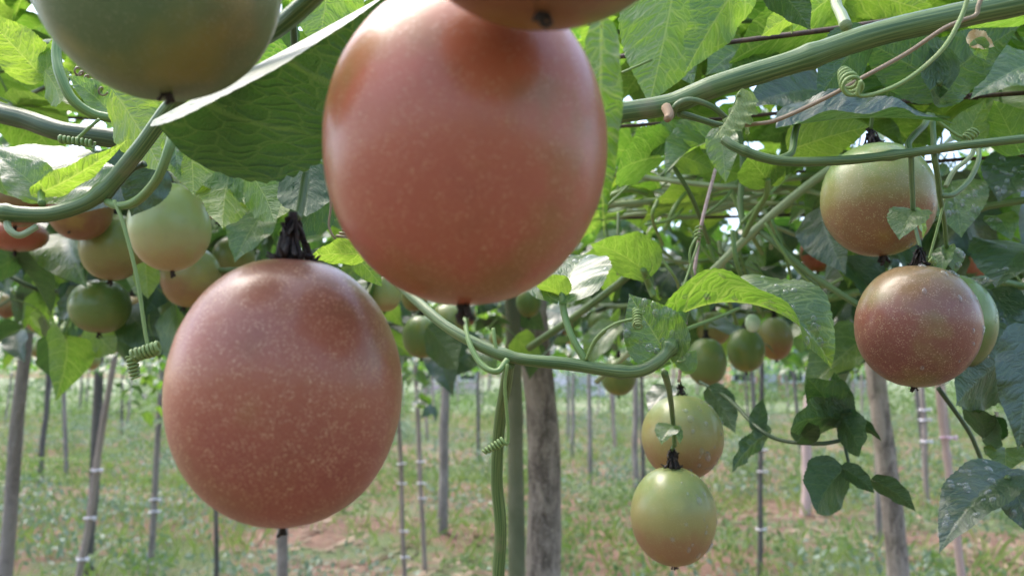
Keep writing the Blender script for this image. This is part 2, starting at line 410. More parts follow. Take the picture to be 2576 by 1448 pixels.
def frame(base, tip, normal):
    y = (tip - base).normalized(); z = normal - y * normal.dot(y); z.normalize(); x = y.cross(z)
    m_ = Matrix.Identity(4)
    for i in range(3): m_[i][0] = x[i]; m_[i][1] = y[i]; m_[i][2] = z[i]; m_[i][3] = base[i]
    return m_

def drops_arrays(samples):
    """samples: list of (point, normal, radius, elong) -> joined little domes"""
    v, f = [], []
    for p, n, r, e in samples:
        b = len(v); n = n.normalized(); dn = Vector((0, 0, -1)); a = dn - n * dn.dot(n)
        a = a.normalized() if a.length > .05 else n.orthogonal().normalized(); c = n.cross(a)
        for k, (hh, rr) in enumerate(((-.15, 1.0), (.35, .92), (.7, .6))):
            for j in range(8):
                t_ = 2 * math.pi * j / 8
                v.append(p + n * (hh * r * .8) + a * (math.cos(t_) * rr * r * e) + c * (math.sin(t_) * rr * r))
        v.append(p + n * (.66 * r))
        for k in range(2):
            for j in range(8): f.append((b + k * 8 + j, b + k * 8 + (j + 1) % 8, b + k * 8 + 8 + (j + 1) % 8, b + k * 8 + 8 + j))
        for j in range(8): f.append((b + 16 + j, b + 16 + (j + 1) % 8, b + 24))
        f.append(tuple(b + j for j in range(8))[::-1])
    return v, f

# ---------------------------------------------------------------- hero leaves
def hero_leaf(vine, b, tp, w, nrm, mat='leaf', pet=None, petr=5, drops=0, lobes=0, label=None, name='leaf', **kw):
    """b, tp = (x, y, depth) of base and tip, w = half width / length, nrm = which way the upper face looks (right, up, to camera)"""
    B, T = P(*b), P(*tp); L = (T - B).length
    pxw = L / b[2] * F / 2.5
    nu = 64 if pxw > 60 else 34; nv = 8 if pxw > 60 else 5
    d = dict(foldL=.2, foldR=.2, curl=.5, wave=.03, ph=rng.random(), quilt=.022, twist=rng.uniform(-.25, .25)); d.update(kw)
    if lobes: v, f, u = lobed_arrays(L, w, nu, nv, lobes, **d)
    else: v, f, u = leaf_arrays(L, w, nu, nv, **d)
    tw_ = (CAM - B).normalized(); rt_ = UP.cross(tw_).normalized(); up_ = tw_.cross(rt_)
    mw = frame(B, T, rt_ * nrm[0] + up_ * nrm[1] + tw_ * nrm[2])
    o = link(name, mesh(name, v, f, M[mat], u), vine, mw)
    if label: o['label'] = label
    if pet:
        pts = [P(*q) for q in pet] + [B, B + (T - B) * .02]
        tube_obj('petiole', pts, [petr * b[2] / F * 1.15, petr * b[2] / F], M['stem_young'] if mat != 'leaf_dark' else M['stem'], o, sides=8)
    if drops:
        smp = []
        W_ = 2 * nv + 1
        for _ in range(drops):
            i = rng.randrange(6, nu - 8); j = rng.randrange(1, W_ - 1)
            k = i * W_ + j
            p0 = Vector(v[k]); e1 = Vector(v[k + 1]) - p0; e2 = Vector(v[k + W_]) - p0
            n_ = e1.cross(e2)
            if n_.length < 1e-12: continue
            smp.append((mw @ p0, mw.to_3x3() @ n_.normalized(), rng.uniform(.0009, .0024), rng.uniform(1, 1.5)))
        vv, ff = drops_arrays(smp)
        tag(link('water_drops', mesh('water_drops', vv, ff, M['water']), o), None, None, kind='stuff')
    return o
def pixtube(name, pts, r, mat, vine, **kw):
    """pts of (x, y, depth); r radius in picture pixels (number or list)"""
    d0 = sum(q[2] for q in pts) / len(pts)
    rr = [q * d0 / F for q in r] if isinstance(r, (list, tuple)) else r * d0 / F
    return tube_obj(name, [P(*q) for q in pts], rr, M[mat], vine, **kw)
def coil(name, lead, c0, c1, r, turns, thick, mat, vine, r2=None):
    """tendril: a lead-in line then a spring from c0 to c1"""
    d = c0[2]
    h = helix(P(*c0), P(*c1), r * d / F, turns, (r2 if r2 is not None else r) * d / F, 12)
    parts = []
    if lead:
        lp = [P(*q) for q in lead] + [h[0]]
        parts.append(tube(lp, [thick * d / F * 1.1, thick * d / F], 6))
    parts.append(tube(h, [thick * d / F, thick * d / F * .75], 6, n=len(h) * 2 - 2))
    return joined_obj(name, parts, M[mat], vine)
def vine(label, p, group=None): return thing('passion_vine', P(*p), label, 'vine', group)

# ---------------------------------------------------------------- ground, field, houses, trees
def ground_mesh():
    xs = np.concatenate([np.linspace(-250, -22, 12), np.linspace(-20, 20, 90), np.linspace(22, 250, 12)])
    ys = np.concatenate([np.linspace(-30, 3, 6), np.linspace(4, 34, 90), np.linspace(36, 250, 14)])
    X, Y = np.meshgrid(xs, ys)
    Z = np.array([[gz(x, y) for x in xs] for y in ys])
    v = np.stack([X, Y, Z], -1).reshape(-1, 3); w = len(xs)
    i = np.arange(len(ys) - 1)[:, None] * w + np.arange(w - 1)[None]
    return v, np.stack([i, i + 1, i + w + 1, i + w], -1).reshape(-1, 4)
def gz(x, y):
    if abs(x) > 21 or y < 4 or y > 34: return 0.0
    return max(0, min(1, (31 - y) / 5)) * (.07 * noise.noise(Vector((x * .5, y * .5, 3))) + .06 * max(0, math.sin((y + .25 * x) * 1.9)) * (1 if y > 5 else 0))
v, f = ground_mesh()
tag(link('ground', mesh('ground', v, f, M['ground'])), None, None, kind='structure')
e = [(x, 31 + 2.5 * noise.noise(Vector((x * .23, 1, 4))) + 1.2 * noise.noise(Vector((x * .8, 5, 4))), .012) for x in np.linspace(-60, 60, 120)]
v = [(-250, 33, .012)] + e + [(250, 33, .012), (250, 250, .3), (-250, 250, .3)]
tag(link('field', mesh('field', v, [tuple(range(len(v)))], M['field'])), None, None, kind='structure')

M['wall_white'] = simple('house_white', (.62, .56, .62), (.72, .66, .72), 1.2, .9)
M['wall_pink'] = simple('house_pink', (.50, .36, .40), (.58, .43, .47), 1.2, .9)
M['wall_red'] = simple('house_brick', (.42, .18, .13), (.50, .24, .18), 2, .9)
M['roof_red'] = simple('roof_tile', (.25, .10, .07), (.34, .15, .10), 3, .9)
M['roof_grey'] = simple('roof_sheet', (.30, .30, .33), (.40, .40, .43), 2, .7)
t = NT('window_glass'); M['pane'] = t.done(t.bsdf((.03, .035, .04), .1))
M['frame'] = simple('frame_white', (.6, .6, .6), (.7, .7, .7), 3, .6)
def box(x0, x1, y0, y1, z0, z1):
    v = [(x, y, z) for x in (x0, x1) for y in (y0, y1) for z in (z0, z1)]
    return v, [(0, 1, 3, 2), (4, 6, 7, 5), (0, 4, 5, 1), (2, 3, 7, 6), (0, 2, 6, 4), (1, 5, 7, 3)], [(0, 0)] * 8
def add_box(name, b, mat, parent):
    v, f, u = box(*b); c = Vector(((b[0] + b[1]) / 2, (b[2] + b[3]) / 2, b[4]))
    return link(name, mesh(name, [Vector(q) - c for q in v], f, M[mat], u, smooth=False), parent, Matrix.Translation(c))
def house(cx, y, w, h, dep, wall, roof, label, nwin=3):
    h0 = thing('house', (cx, y + dep / 2, 0.1), label, 'house')
    add_box('wall', (cx - w / 2, cx + w / 2, y, y + dep, .05, h), wall, h0)
    v = [(cx - w / 2 - .4, y - .4, h), (cx + w / 2 + .4, y - .4, h), (cx + w / 2 + .4, y + dep + .4, h), (cx - w / 2 - .4, y + dep + .4, h),
         (cx - w / 2 - .4, y + dep / 2, h + 1.5), (cx + w / 2 + .4, y + dep / 2, h + 1.5)]
    link('roof', mesh('roof', v, [(0, 1, 5, 4), (2, 3, 4, 5), (0, 4, 3), (1, 2, 5), (0, 3, 2, 1)], M[roof], smooth=False), h0)
    for k in range(nwin):
        x = cx - w / 2 + w * (k + .5) / nwin
        if k == nwin // 2:
            add_box('door', (x - .5, x + .5, y - .04, y + .05, .1, 2.2), 'roof_grey', h0); continue
        wf = add_box('window', (x - .65, x + .65, y - .05, y + .05, 1.0, 2.3), 'frame', h0)
        add_box('pane', (x - .55, x + .55, y - .06, y - .045, 1.1, 2.2), 'pane', wf)
xh = lambda px, Y: PY(px, 900, Y).x
house(xh(1452, 52), 52, 3.6, 3.0, 5, 'wall_white', 'roof_grey', 'small pale lilac walled house far beyond the stakes', 1)
house(xh(1930, 46), 46, 4.2, 3.2, 5, 'wall_red', 'roof_red', 'red brick house beyond the orchard, under the green fruits', 3)
house(xh(2110, 50), 50, 4.6, 3.1, 5, 'wall_pink', 'roof_red', 'pink walled house far behind the hanging fruits', 3)
house(xh(1130, 58), 58, 4.0, 3.0, 5, 'wall_pink', 'roof_grey', 'pale house far behind the dark post', 3)

def tree(x, y, h, cr, label):
    tr = thing('tree', (x, y, 0.1), label, 'tree', 'trees beyond the field')
    pts = [(x, y, 0), (x + rng.uniform(-.2, .2), y, h * .3), (x + rng.uniform(-.4, .4), y, h * .75)]
    parts = [tube(pts, [.16, .12, .05], 7)]
    for k in range(5):
        a = rng.uniform(0, 6.3); parts.append(tube([pts[1] if k % 2 else pts[2], (x + math.cos(a) * cr * .6, y + math.sin(a) * cr * .6, h * rng.uniform(.6, .9))], [.07, .02], 5))
    joined_obj('trunk', parts, M['bark'], tr)
    n = 900
    cl = nrg.normal(size=(22, 3)); cl /= np.linalg.norm(cl, axis=1)[:, None]; cl *= nrg.uniform(.45, 1, (22, 1)) * [cr, cr, h * .36]
    c = cl[nrg.integers(0, 22, n)] + nrg.normal(size=(n, 3)) * cr * .20 + [x, y, h * .66]
    v, f, ti = card_leaves(c, .16, .30, None)
    link('crown', mesh('crown', v, f, M['tree_leaf'], tint=ti), tr)
def card_leaves(c, w, l, up, tint=None):
    """bent four-face leaves at the points c"""
    n = len(c)
    ax = nrg.normal(size=(n, 3)); 
    if up is not None: ax = ax * .6 + up
    ax /= np.linalg.norm(ax, axis=1)[:, None]
    nn = nrg.normal(size=(n, 3)) + [0, 0, 1.2]; nn -= ax * (nn * ax).sum(1)[:, None]; nn /= np.linalg.norm(nn, axis=1)[:, None]
    sd_ = np.cross(ax, nn); s = nrg.uniform(.6, 1.3, (n, 1))
    W_, L_ = w * s, l * s
    v = np.stack([c, c + ax * L_ * .45 + sd_ * W_ * .5 + nn * L_ * .10, c + ax * L_ * .5 - nn * L_ * .03, c + ax * L_ * .45 - sd_ * W_ * .5 + nn * L_ * .10, c + ax * L_ - nn * L_ * .18], 1).reshape(-1, 3)
    b = np.arange(n)[:, None] * 5
    f = np.concatenate([b + [0, 1, 2], b + [0, 2, 3], b + [1, 4, 2], b + [2, 4, 3]], 0)
    return v, f, np.repeat(nrg.random(n), 5)
for k, (px, Y, h, cr) in enumerate([(-60, 62, 6.5, 3), (180, 70, 7, 3.4), (420, 60, 6, 2.8), (1010, 66, 6.2, 3), (1230, 72, 7, 3.2), (1560, 64, 6, 2.8), (1760, 70, 7, 3.3), (2040, 60, 6, 2.6), (2300, 66, 7, 3.2), (2560, 60, 6.5, 3)]):
    tree(xh(px, Y), Y, h, cr, ['round leafy tree far off at the left end of the field', 'tall leafy tree behind the grey leaning stakes', 'bushy tree far beyond the coiled tendril', 'leafy tree far behind the large speckled fruit', 'tall tree behind the bamboo post', 'bushy tree right of the lilac house', 'tall tree left of the red brick house', 'low tree between the red and the pink house', 'leafy tree right of the pink house', 'bushy tree at the far right edge of the field'][k])
# shrubs at the edge of the field read as one bank
cx = nrg.uniform(-34, 34, 260); cy = nrg.uniform(40, 46, 260); ch = nrg.uniform(.2, 1.15, 260)
c = np.repeat(np.stack([cx, cy, ch], 1), 26, 0) + nrg.normal(size=(260 * 26, 3)) * [.8, .5, .3]; c[:, 2] = np.abs(c[:, 2]) + .1
v, f, ti = card_leaves(c, .12, .22, None)
tag(link('shrubbery', mesh('shrubbery', v, f, M['tree_leaf'], tint=ti)), None, None, kind='stuff')

# ---------------------------------------------------------------- weeds, grass, straw on the orchard floor
def wedge(n, y0, y1, p=1.0):
    out = []
    while len(out) < n:
        y = y0 + (y1 - y0) * rng.random() ** (1 / (1 + p) if p else 1)
        x = rng.uniform(-.72, .72) * y
        out.append((x, y))
    return out
def patch(x, y): return noise.noise(Vector((x * .42, y * .42, 9))) + .5 * noise.noise(Vector((x * 1.1, y * 1.1, 2)))
pl = [], []
for x, y in wedge(2600, 5.2, 26, .2):
    p = patch(x, y)
    if p < -.18 and rng.random() < .88: continue
    k = 0 if noise.noise(Vector((x * .35, y * .35, 40))) < .08 else 1
    h = rng.uniform(.08, .30) * (1 + max(0, p)); n = 26
    a = nrg.normal(size=(n, 3)) * [.12, .12, .0]; a[:, 2] = nrg.uniform(.02, h, n)
    a[:, :2] *= (1.2 - .7 * a[:, 2:3] / (h + .01))
    pl[k].append(a + [x, y, gz(x, y)])
for x, y in wedge(420, 6.2, 24, .2):
    if noise.noise(Vector((x * .3, y * .3, 77))) < (.08 if x < 0 else -.05): continue
    h = rng.uniform(.3, .62); n = 130
    a = nrg.normal(size=(n, 3)) * [.26, .24, 0]; a[:, 2] = h * nrg.random(n) ** .7
    a[:, :2] *= (1.15 - .8 * a[:, 2:3] / h)
    pl[rng.choice((0, 1, 1))].append(a + [x, y, gz(x, y)])
for k, nm in ((0, 'weeds'), (1, 'weeds')):
    c = np.concatenate(pl[k]); v, f, ti = card_leaves(c, .030, .058, np.array([0, 0, .5]))
    tag(link(nm, mesh(nm, v, f, M['weed' if k == 0 else 'weed_blue'], tint=ti)), None, None, kind='stuff')
cl = []
for k in range(520):
    y = rng.uniform(24, 46); x = rng.uniform(-.72, .72) * y
    if noise.noise(Vector((x * .16, y * .16, 21))) < -.15: continue
    h = rng.uniform(.3, .9) * (1.2 if x > 0 else .7); n = 60
    a = nrg.normal(size=(n, 3)) * [.5, .4, 0]; a[:, 2] = h * nrg.random(n) ** .8
    cl.append(a + [x, y, .05])
v, f, ti = card_leaves(np.concatenate(cl), .07, .16, np.array([0, 0, .5]))
tag(link('weeds', mesh('weeds', v, f, M['weed'], tint=ti)), None, None, kind='stuff')
bl = []
for x, y in wedge(60000, 5.2, 32, .3):
    band = math.sin((y + .25 * x) * 1.9 + .8)
    if patch(x + 5, y) + .45 * band < .06 and rng.random() < .9: continue
    bl.append((x, y, gz(x, y)))
b = np.array(bl); n = len(b)
hh = nrg.uniform(.06, .24, (n, 1)); a = nrg.uniform(0, 6.28, n); dx = np.stack([np.cos(a), np.sin(a), 0 * a], 1); ln = nrg.normal(size=(n, 3)) * [.07, .07, 0]
v = np.stack([b - dx * .005, b + dx * .005, b + ln * .4 + [0, 0, 1] * hh * .6 + dx * .004, b + ln + [0, 0, 1] * hh], 1).reshape(-1, 3)
i = np.arange(n)[:, None] * 4
tag(link('grass', mesh('grass', v, np.concatenate([i + [0, 1, 2], i + [0, 2, 3]]), M['grass'], tint=np.repeat(nrg.random(n), 4))), None, None, kind='stuff')
b = np.array([(x, y, gz(x, y) + rng.uniform(.005, .03)) for x, y in wedge(10000, 5.0, 22, .1) if patch(x, y) < -.05]); n = len(b)
a = nrg.uniform(0, 6.28, n); dx = np.stack([np.cos(a), np.sin(a), nrg.normal(size=n) * .18], 1); dy = np.stack([-np.sin(a), np.cos(a), nrg.normal(size=n) * .3], 1)
l_ = nrg.uniform(.03, .11, (n, 1)); w_ = nrg.uniform(.004, .018, (n, 1))
v = np.stack([b - dx * l_ - dy * w_, b + dx * l_ - dy * w_, b + dx * l_ + dy * w_, b - dx * l_ + dy * w_], 1).reshape(-1, 3)
tag(link('straw_litter', mesh('straw_litter', v, np.arange(n * 4).reshape(-1, 4), M['straw'], tint=np.repeat(nrg.random(n), 4), smooth=False)), None, None, kind='stuff')

# ---------------------------------------------------------------- posts and stakes
def pole(name, a, b, Y, wpx, mat, label, cat, ties=(), top=2.0, group=None, sides=12, jit=.04, nodes=0, tie='clip', taper=.85, nm=None):
    A, B = PY(*a, Y), PY(*b, Y); d = (B - A); 
    g = A + d * ((-.05 - A.z) / d.z); tp = A + d * ((top - A.z) / d.z)
    r = wpx * Y / F / 2
    th = thing(name, (g.x, g.y, 0), label, cat, group)
    mids = [g.lerp(tp, k / 6) + Vector((rng.uniform(-.12, .12) * r, rng.uniform(-.1, .1) * r, 0)) * (3 if 0 < k < 6 else 0) for k in range(7)]
    nd = [((k + .5) / nodes + rng.uniform(-.02, .02), .16, .006) for k in range(nodes)]
    tube_obj('shaft', mids, [r * 1.08, r, r * taper], M[mat], th, sides=sides, n=90 if nodes else 40, jit=jit, nodes=nd)
    for (ty, tm) in ties:
        z = PY(a[0], ty, Y).z; c = g.lerp(tp, (z - g.z) / (tp.z - g.z))
        rr = r * 1.35
        ring = [c + Vector((math.cos(q) * rr, math.sin(q) * rr, rng.uniform(-.3, .3) * r)) for q in [k * .7 for k in range(10)]]
        kn = c + Vector((rr * 1.3, -rr * .6, 0))
        joined_obj('tie', [tube(ring, [r * .3, r * .34], 5), tube([kn, kn + Vector((r * .9, 0, r * .5))], [r * .55, r * .3], 5), tube([kn, kn + Vector((r * .8, 0, -r * .6))], [r * .5, r * .2], 5)], M[tm], th)
    return th
pole('wooden_post', (1372, 1448), (1352, 800), 1.9, 84, 'bark', 'thick mottled grey bark post standing beside the green bamboo', 'post', sides=22, jit=.05)
pole('bamboo_post', (1304, 1448), (1297, 780), 1.75, 42, 'bamboo', 'grey green bamboo post just left of the mottled bark post', 'post', nodes=5, sides=16, jit=.01)
pole('wooden_post', (16, 1448), (58, 900), 3.2, 34, 'post', 'smooth grey leaning post at the left edge', 'post', jit=.02)
pole('wooden_post', (2266, 1448), (2204, 900), 2.9, 50, 'bark', 'mottled brown grey post behind the lower right speckled fruit', 'post', sides=18, jit=.06)
pole('wooden_post', (236, 1180), (252, 900), 6.2, 24, 'post_dark', 'dark upright post behind the tan leaning stake', 'post', jit=.03)
pole('bamboo_stake', (200, 1448), (290, 880), 5.0, 16, 'bamboo_tan', 'tan leaning stake with three white ties on the left', 'stake', [(1182, 'clip'), (1302, 'clip'), (1405, 'clip')], nodes=7, jit=.01)
pole('wooden_post', (106, 1160), (122, 940), 11, 13, 'post_dark', 'thin dark post between the left edge post and the tan stake', 'post')
pole('bamboo_stake', (384, 1330), (405, 960), 6, 15, 'post', 'grey stake with a white knotted tie left of the big speckled fruit', 'stake', [(1255, 'clip'), (1285, 'clip')])
pole('wooden_post', (1116, 1200), (1120, 905), 7.6, 24, 'post', 'grey post standing between the large fruit and the bamboo', 'post', jit=.05)
pole('bamboo_stake', (1018, 1448), (1004, 1080), 4.6, 11, 'bamboo_tan', 'thin knotted stake along the right side of the large speckled fruit', 'stake', [(1165, 'clip'), (1215, 'clip'), (1335, 'clip'), (1400, 'clip')], nodes=9)
pole('bamboo_stake', (1064, 1330), (1050, 1040), 6.4, 11, 'bamboo_tan', 'thin stake with three pale ties left of the grey post', 'stake', [(1160, 'clip'), (1215, 'clip'), (1252, 'clip')], nodes=9)
pole('bamboo_stake', (545, 1448), (545, 1270), 5.4, 11, 'post_dark', 'dark stake under the lower left of the large speckled fruit', 'stake')
pole('wooden_post', (708, 1448), (712, 1330), 4.4, 26, 'post', 'pale grey post seen right below the large speckled fruit', 'post')
pole('bamboo_stake', (1600, 1200), (1597, 985), 9.5, 15, 'post', 'pale stake left of the lower pair of half ripe fruits', 'stake')
pole('bamboo_stake', (1617, 1220), (1614, 960), 7.4, 11, 'post_dark', 'dark thin stake touching the left of the lower pair of fruits', 'stake')
pole('bamboo_stake', (2420, 1448), (2366, 985), 3.6, 19, 'string', 'pinkish leaning stake with a pink bow tie on the right', 'stake', [(1100, 'pink')], nodes=6)
pole('bamboo_stake', (1912, 1340), (1916, 930), 6.2, 12, 'post_dark', 'dark thin stake with white ties right of the lower fruit pair', 'stake', [(1050, 'clip'), (1075, 'clip'), (1130, 'clip'), (1185, 'clip'), (1330, 'clip')])
pole('wooden_post', (2028, 1180), (2036, 960), 8.8, 24, 'string', 'pale post behind the dark three lobed leaf', 'post')
pole('bamboo_stake', (2328, 1140), (2320, 990), 9, 13, 'bamboo_tan', 'tan stake with pale ties right of the mottled brown post', 'stake', [(1030, 'clip'), (1055, 'clip'), (1110, 'clip')])
pole('bamboo_stake', (2212, 1300), (2207, 1020), 7.2, 15, 'post', 'pale grey stake just left of the mottled brown post', 'stake')
pole('bamboo_stake', (1440, 1130), (1443, 950), 14, 9, 'post', 'slim far stake right of the mottled bark post', 'stake')
SV = PY(1290, 940, 1)
k = 0
far = []
for row, Y in enumerate((11.5, 14, 17, 20, 24, 28, 32)):
    for x in np.arange(-.75 * Y, .75 * Y, 1.7 + .06 * Y):
        far.append((x + rng.uniform(-.4, .4), Y + rng.uniform(-.6, .6)))
sh = {}
for x, Y in far:
    m_ = rng.choice(['post', 'post', 'bamboo_tan', 'bamboo_tan', 'post_dark'])
    th = thing('bamboo_stake', (x, Y, gz(x, Y)), 'thin far trellis stake standing in the weeds of the back rows', 'stake', 'far trellis stakes of the back rows')
    if m_ not in sh:
        vv, ff, uu = tube([(0, 0, -.1), (.03, 0, 1), (.05, 0, 2.0)], [.034, .03, .025], 7)
        sh[m_] = mesh('shaft', vv, ff, M[m_], uu)
    mw = Matrix.Translation((x, Y, gz(x, Y))) @ Matrix.Rotation(rng.uniform(-.07, .07), 4, 'Y') @ Matrix.Rotation(rng.uniform(0, 6), 4, 'Z') @ Matrix.Scale(rng.uniform(.7, 1.3), 4, (1, 0, 0))
    link('shaft', sh[m_], th, mw)

# ---------------------------------------------------------------- trellis wires
def wire(pts, rpx, label, mat='wire', knots=()):
    w = pixtube('trellis_wire', pts, rpx, mat, None, sides=8, n=60)
    tag(w, label, 'wire')
    for (x, y, d) in knots:
        c0 = P(x - 12, y, d); c1 = P(x + 12, y - 1, d)
        joined_obj('tie', [tube(helix(c0, c1, 7 * d / F, 4, per=8), [2.5 * d / F] * 2, 5)], M['wire'], w)
    return w
wire([(1380, 172, .66), (1510, 150, .62), (1760, 116, .58), (2060, 78, .52), (2330, 40, .48), (2640, -2, .45)], 7, 'rusty dark wire running above the thick vine at upper right')
wire([(2180, 262, .62), (2390, 247, .58), (2660, 228, .54)], 6, 'rusty wire with a wound knot behind the right hand leaves', knots=[(2448, 243, .57)])
wire([(1500, 322, .72), (1700, 308, .7), (1905, 290, .68), (2080, 272, .66)], 5, 'rusty wire passing just under the thick vine near the big fruit')
wire([(2150, 425, .8), (2400, 402, .76), (2660, 390, .72)], 5, 'rusty wire behind the upper right fruit')
wire([(1480, 470, 1.1), (1760, 446, 1.1), (2080, 428, 1.1), (2300, 415, 1.1)], 4, 'thin reddish wire among the pale stems at centre right')
wire([(1500, 548, 1.2), (1800, 546, 1.2), (2100, 538, 1.2)], 4, 'thin dark wire above the curled green leaf at centre right')
wire([(-60, 285, 1.0), (250, 300, 1.0), (700, 330, 1.0)], 4, 'thin dark wire crossing behind the left vine')
st = wire([(1800, 425, .56), (1770, 540, .55), (1757, 610, .55), (1744, 700, .55), (1722, 830, .56), (1708, 960, .57)], 4.5, 'pink training string hanging down to the pair of half ripe fruits', 'string')
st.name = 'training_string'; st['category'] = 'string'
for xx in np.arange(-9, 9.1, 1.5):
    w = tube_obj('trellis_wire', [(xx, 1.6, 1.98), (xx * 1.1, 14, 1.96), (xx * 1.2, 30, 1.98)], .0018, M['wire'], None, sides=5, n=12)
    tag(w, 'wire of the trellis roof running away under the leaves', 'wire', 'roof wires running into the distance')
# ---------------------------------------------------------------- canopy of background vines
POOL = {}
def bg_leaf(mat):
    if mat not in POOL:
        POOL[mat] = []
        for k in range(7):
            v, f, u = leaf_arrays(1, rng.uniform(.32, .42), 14, 4, rng.uniform(.05, .5), rng.uniform(.05, .5), rng.uniform(-.4, .5), rng.uniform(-.4, .5), rng.uniform(.3, 1.4), rng.uniform(-.5, .5), rng.uniform(.02, .06), 2.5, rng.random(), 9, .05)
            if k == 6: v, f, u = lobed_arrays(1, .26, 12, 3, curl=.6, teeth=8)
            pv, pf, pu = tube([(0, .01, 0), (0, -.25, .05), (0, -.5, .22)], [.014, .012], 5, n=4)
            pf = [q for q in pf if len(q) == 4]
            n = len(v)
            v = np.concatenate([v, np.array([list(q) for q in pv])]); u = np.concatenate([u, np.array(pu)])
            fa = np.concatenate([f, np.array(pf) + n])
            POOL[mat].append(mesh('leaf', v, fa, [M[mat], M['stem_young']], u, mi=[0] * len(f) + [1] * len(pf)))
    return rng.choice(POOL[mat])
def rand_leaf_frame(base, L, droop=(.1, .9), flat=1.0):
    az = rng.uniform(0, 2 * math.pi); dz = -rng.uniform(*droop)
    ax = Vector((math.cos(az), math.sin(az), dz)).normalized()
    n = Vector((rng.gauss(0, .45), rng.gauss(rng.choice((0, -.5)), .45), flat))
    m_ = frame(base, base + ax, n); 
    return m_ @ Matrix.Scale(L, 4)
def zone(label, rect, dr, nleaf, mats, nstem=4, droop=(.1, .9), flat=1.0, size=(.065, .115), zmax=2.15, stem='stem', low=None, srange=None):
    x0, y0, x1, y1 = rect
    vn = vine(label, ((x0 + x1) / 2, (y0 + y1) / 2, (dr[0] + dr[1]) / 2), 'vines of the trellis roof')
    for k in range(nstem):
        d = rng.uniform(*dr); ya, yb = rng.uniform(y0, y1), rng.uniform(y0, y1)
        if srange: ya, yb = rng.uniform(*srange), rng.uniform(*srange)
        pts = []
        for i in range(6):
            q = P(x0 + (x1 - x0) * i / 5, ya + (yb - ya) * i / 5 + rng.uniform(-25, 25), d + rng.uniform(-.08, .08) * d)
            q.z = min(q.z, zmax); pts.append(q)
        tube_obj('stem', pts, [rng.uniform(.0022, .0045)] * 2, M[rng.choice(['stem', 'stem_young', 'stem_dark']) if stem == 'stem' else stem], vn, sides=8, n=40, ridge=.05)
    for _ in range(nleaf):
        d = math.sqrt(rng.uniform(dr[0] ** 2, dr[1] ** 2)); x = rng.uniform(x0, x1); y = rng.uniform(y0, y1)
        if low and y > low(x): continue
        q = P(x, y, d)
        if q.z > zmax: q.z = zmax - rng.random() * .1
        L = rng.uniform(*size)
        link('leaf', bg_leaf(rng.choice(mats)), vn, rand_leaf_frame(q, L, droop, flat))
    return vn
D, Lf, Y_ = 'leaf_dark', 'leaf', 'leaf_young'  # dark leaves of the hanging vines carry shade in their colour
zone('leafy vine overhead at the upper left corner, bright against the sky', (-150, -120, 520, 300), (.62, 1.3), 85, [Lf, Lf, Y_], 4, (.0, .6), 1.6)
zone('leafy vine between the two big upper fruits', (560, -120, 960, 330), (.6, 1.2), 45, [Lf, Y_], 3, (.0, .6), 1.6)
zone('vine of backlit leaves above the thick stem at upper right', (1480, -140, 2060, 260), (.62, 1.3), 105, [Lf, Y_, Y_], 4, (.0, .6), 1.6)
zone('vine of backlit leaves in the upper right corner', (2060, -140, 2720, 330), (.62, 1.3), 120, [Lf, Y_, Y_], 4, (.0, .6), 1.6)
zone('vine with pale crossing stems right of the big fruit', (1480, 290, 2130, 560), (.8, 1.7), 75, [Lf, Lf, Y_], 18, (.0, .7), 1.3, stem='stem_pale', srange=(430, 540))  # pale stem colour stands in for sky light on the crossing stems
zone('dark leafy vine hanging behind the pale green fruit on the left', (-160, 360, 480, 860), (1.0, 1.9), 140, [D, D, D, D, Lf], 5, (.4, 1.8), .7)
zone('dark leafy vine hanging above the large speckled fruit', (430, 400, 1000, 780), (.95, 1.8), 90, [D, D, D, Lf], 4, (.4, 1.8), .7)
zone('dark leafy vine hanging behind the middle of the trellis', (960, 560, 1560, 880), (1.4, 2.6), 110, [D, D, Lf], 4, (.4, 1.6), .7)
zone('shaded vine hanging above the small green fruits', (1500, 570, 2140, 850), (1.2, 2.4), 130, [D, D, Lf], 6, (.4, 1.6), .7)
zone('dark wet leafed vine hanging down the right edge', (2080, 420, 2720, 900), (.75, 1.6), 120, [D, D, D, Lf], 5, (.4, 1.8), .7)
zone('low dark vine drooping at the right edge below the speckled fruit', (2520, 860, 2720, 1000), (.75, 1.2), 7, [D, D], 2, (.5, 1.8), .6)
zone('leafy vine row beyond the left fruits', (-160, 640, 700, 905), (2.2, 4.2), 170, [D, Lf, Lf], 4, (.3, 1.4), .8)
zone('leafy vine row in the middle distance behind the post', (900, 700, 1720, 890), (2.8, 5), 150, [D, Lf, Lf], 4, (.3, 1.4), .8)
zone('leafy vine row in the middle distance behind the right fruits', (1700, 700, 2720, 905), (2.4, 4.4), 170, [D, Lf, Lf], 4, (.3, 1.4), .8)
for (x, y, d, nn) in ((1060, 1000, 4.2, 10), (330, 1010, 5, 8), (400, 1040, 5.2, 6), (1010, 920, 3.5, 8), (2130, 930, 3.5, 8)):
    zone('small leafy shoot hanging low %s' % {1060: 'beside the grey post', 330: 'by the tan stake on the left', 400: 'left of the large speckled fruit', 1010: 'behind the right edge of the large fruit', 2130: 'behind the large curved leaf'}[x], (x - 40, y - 80, x + 40, y + 30), (d, d + .3), nn, [Lf, D], 1, (.3, 1.4), .8)
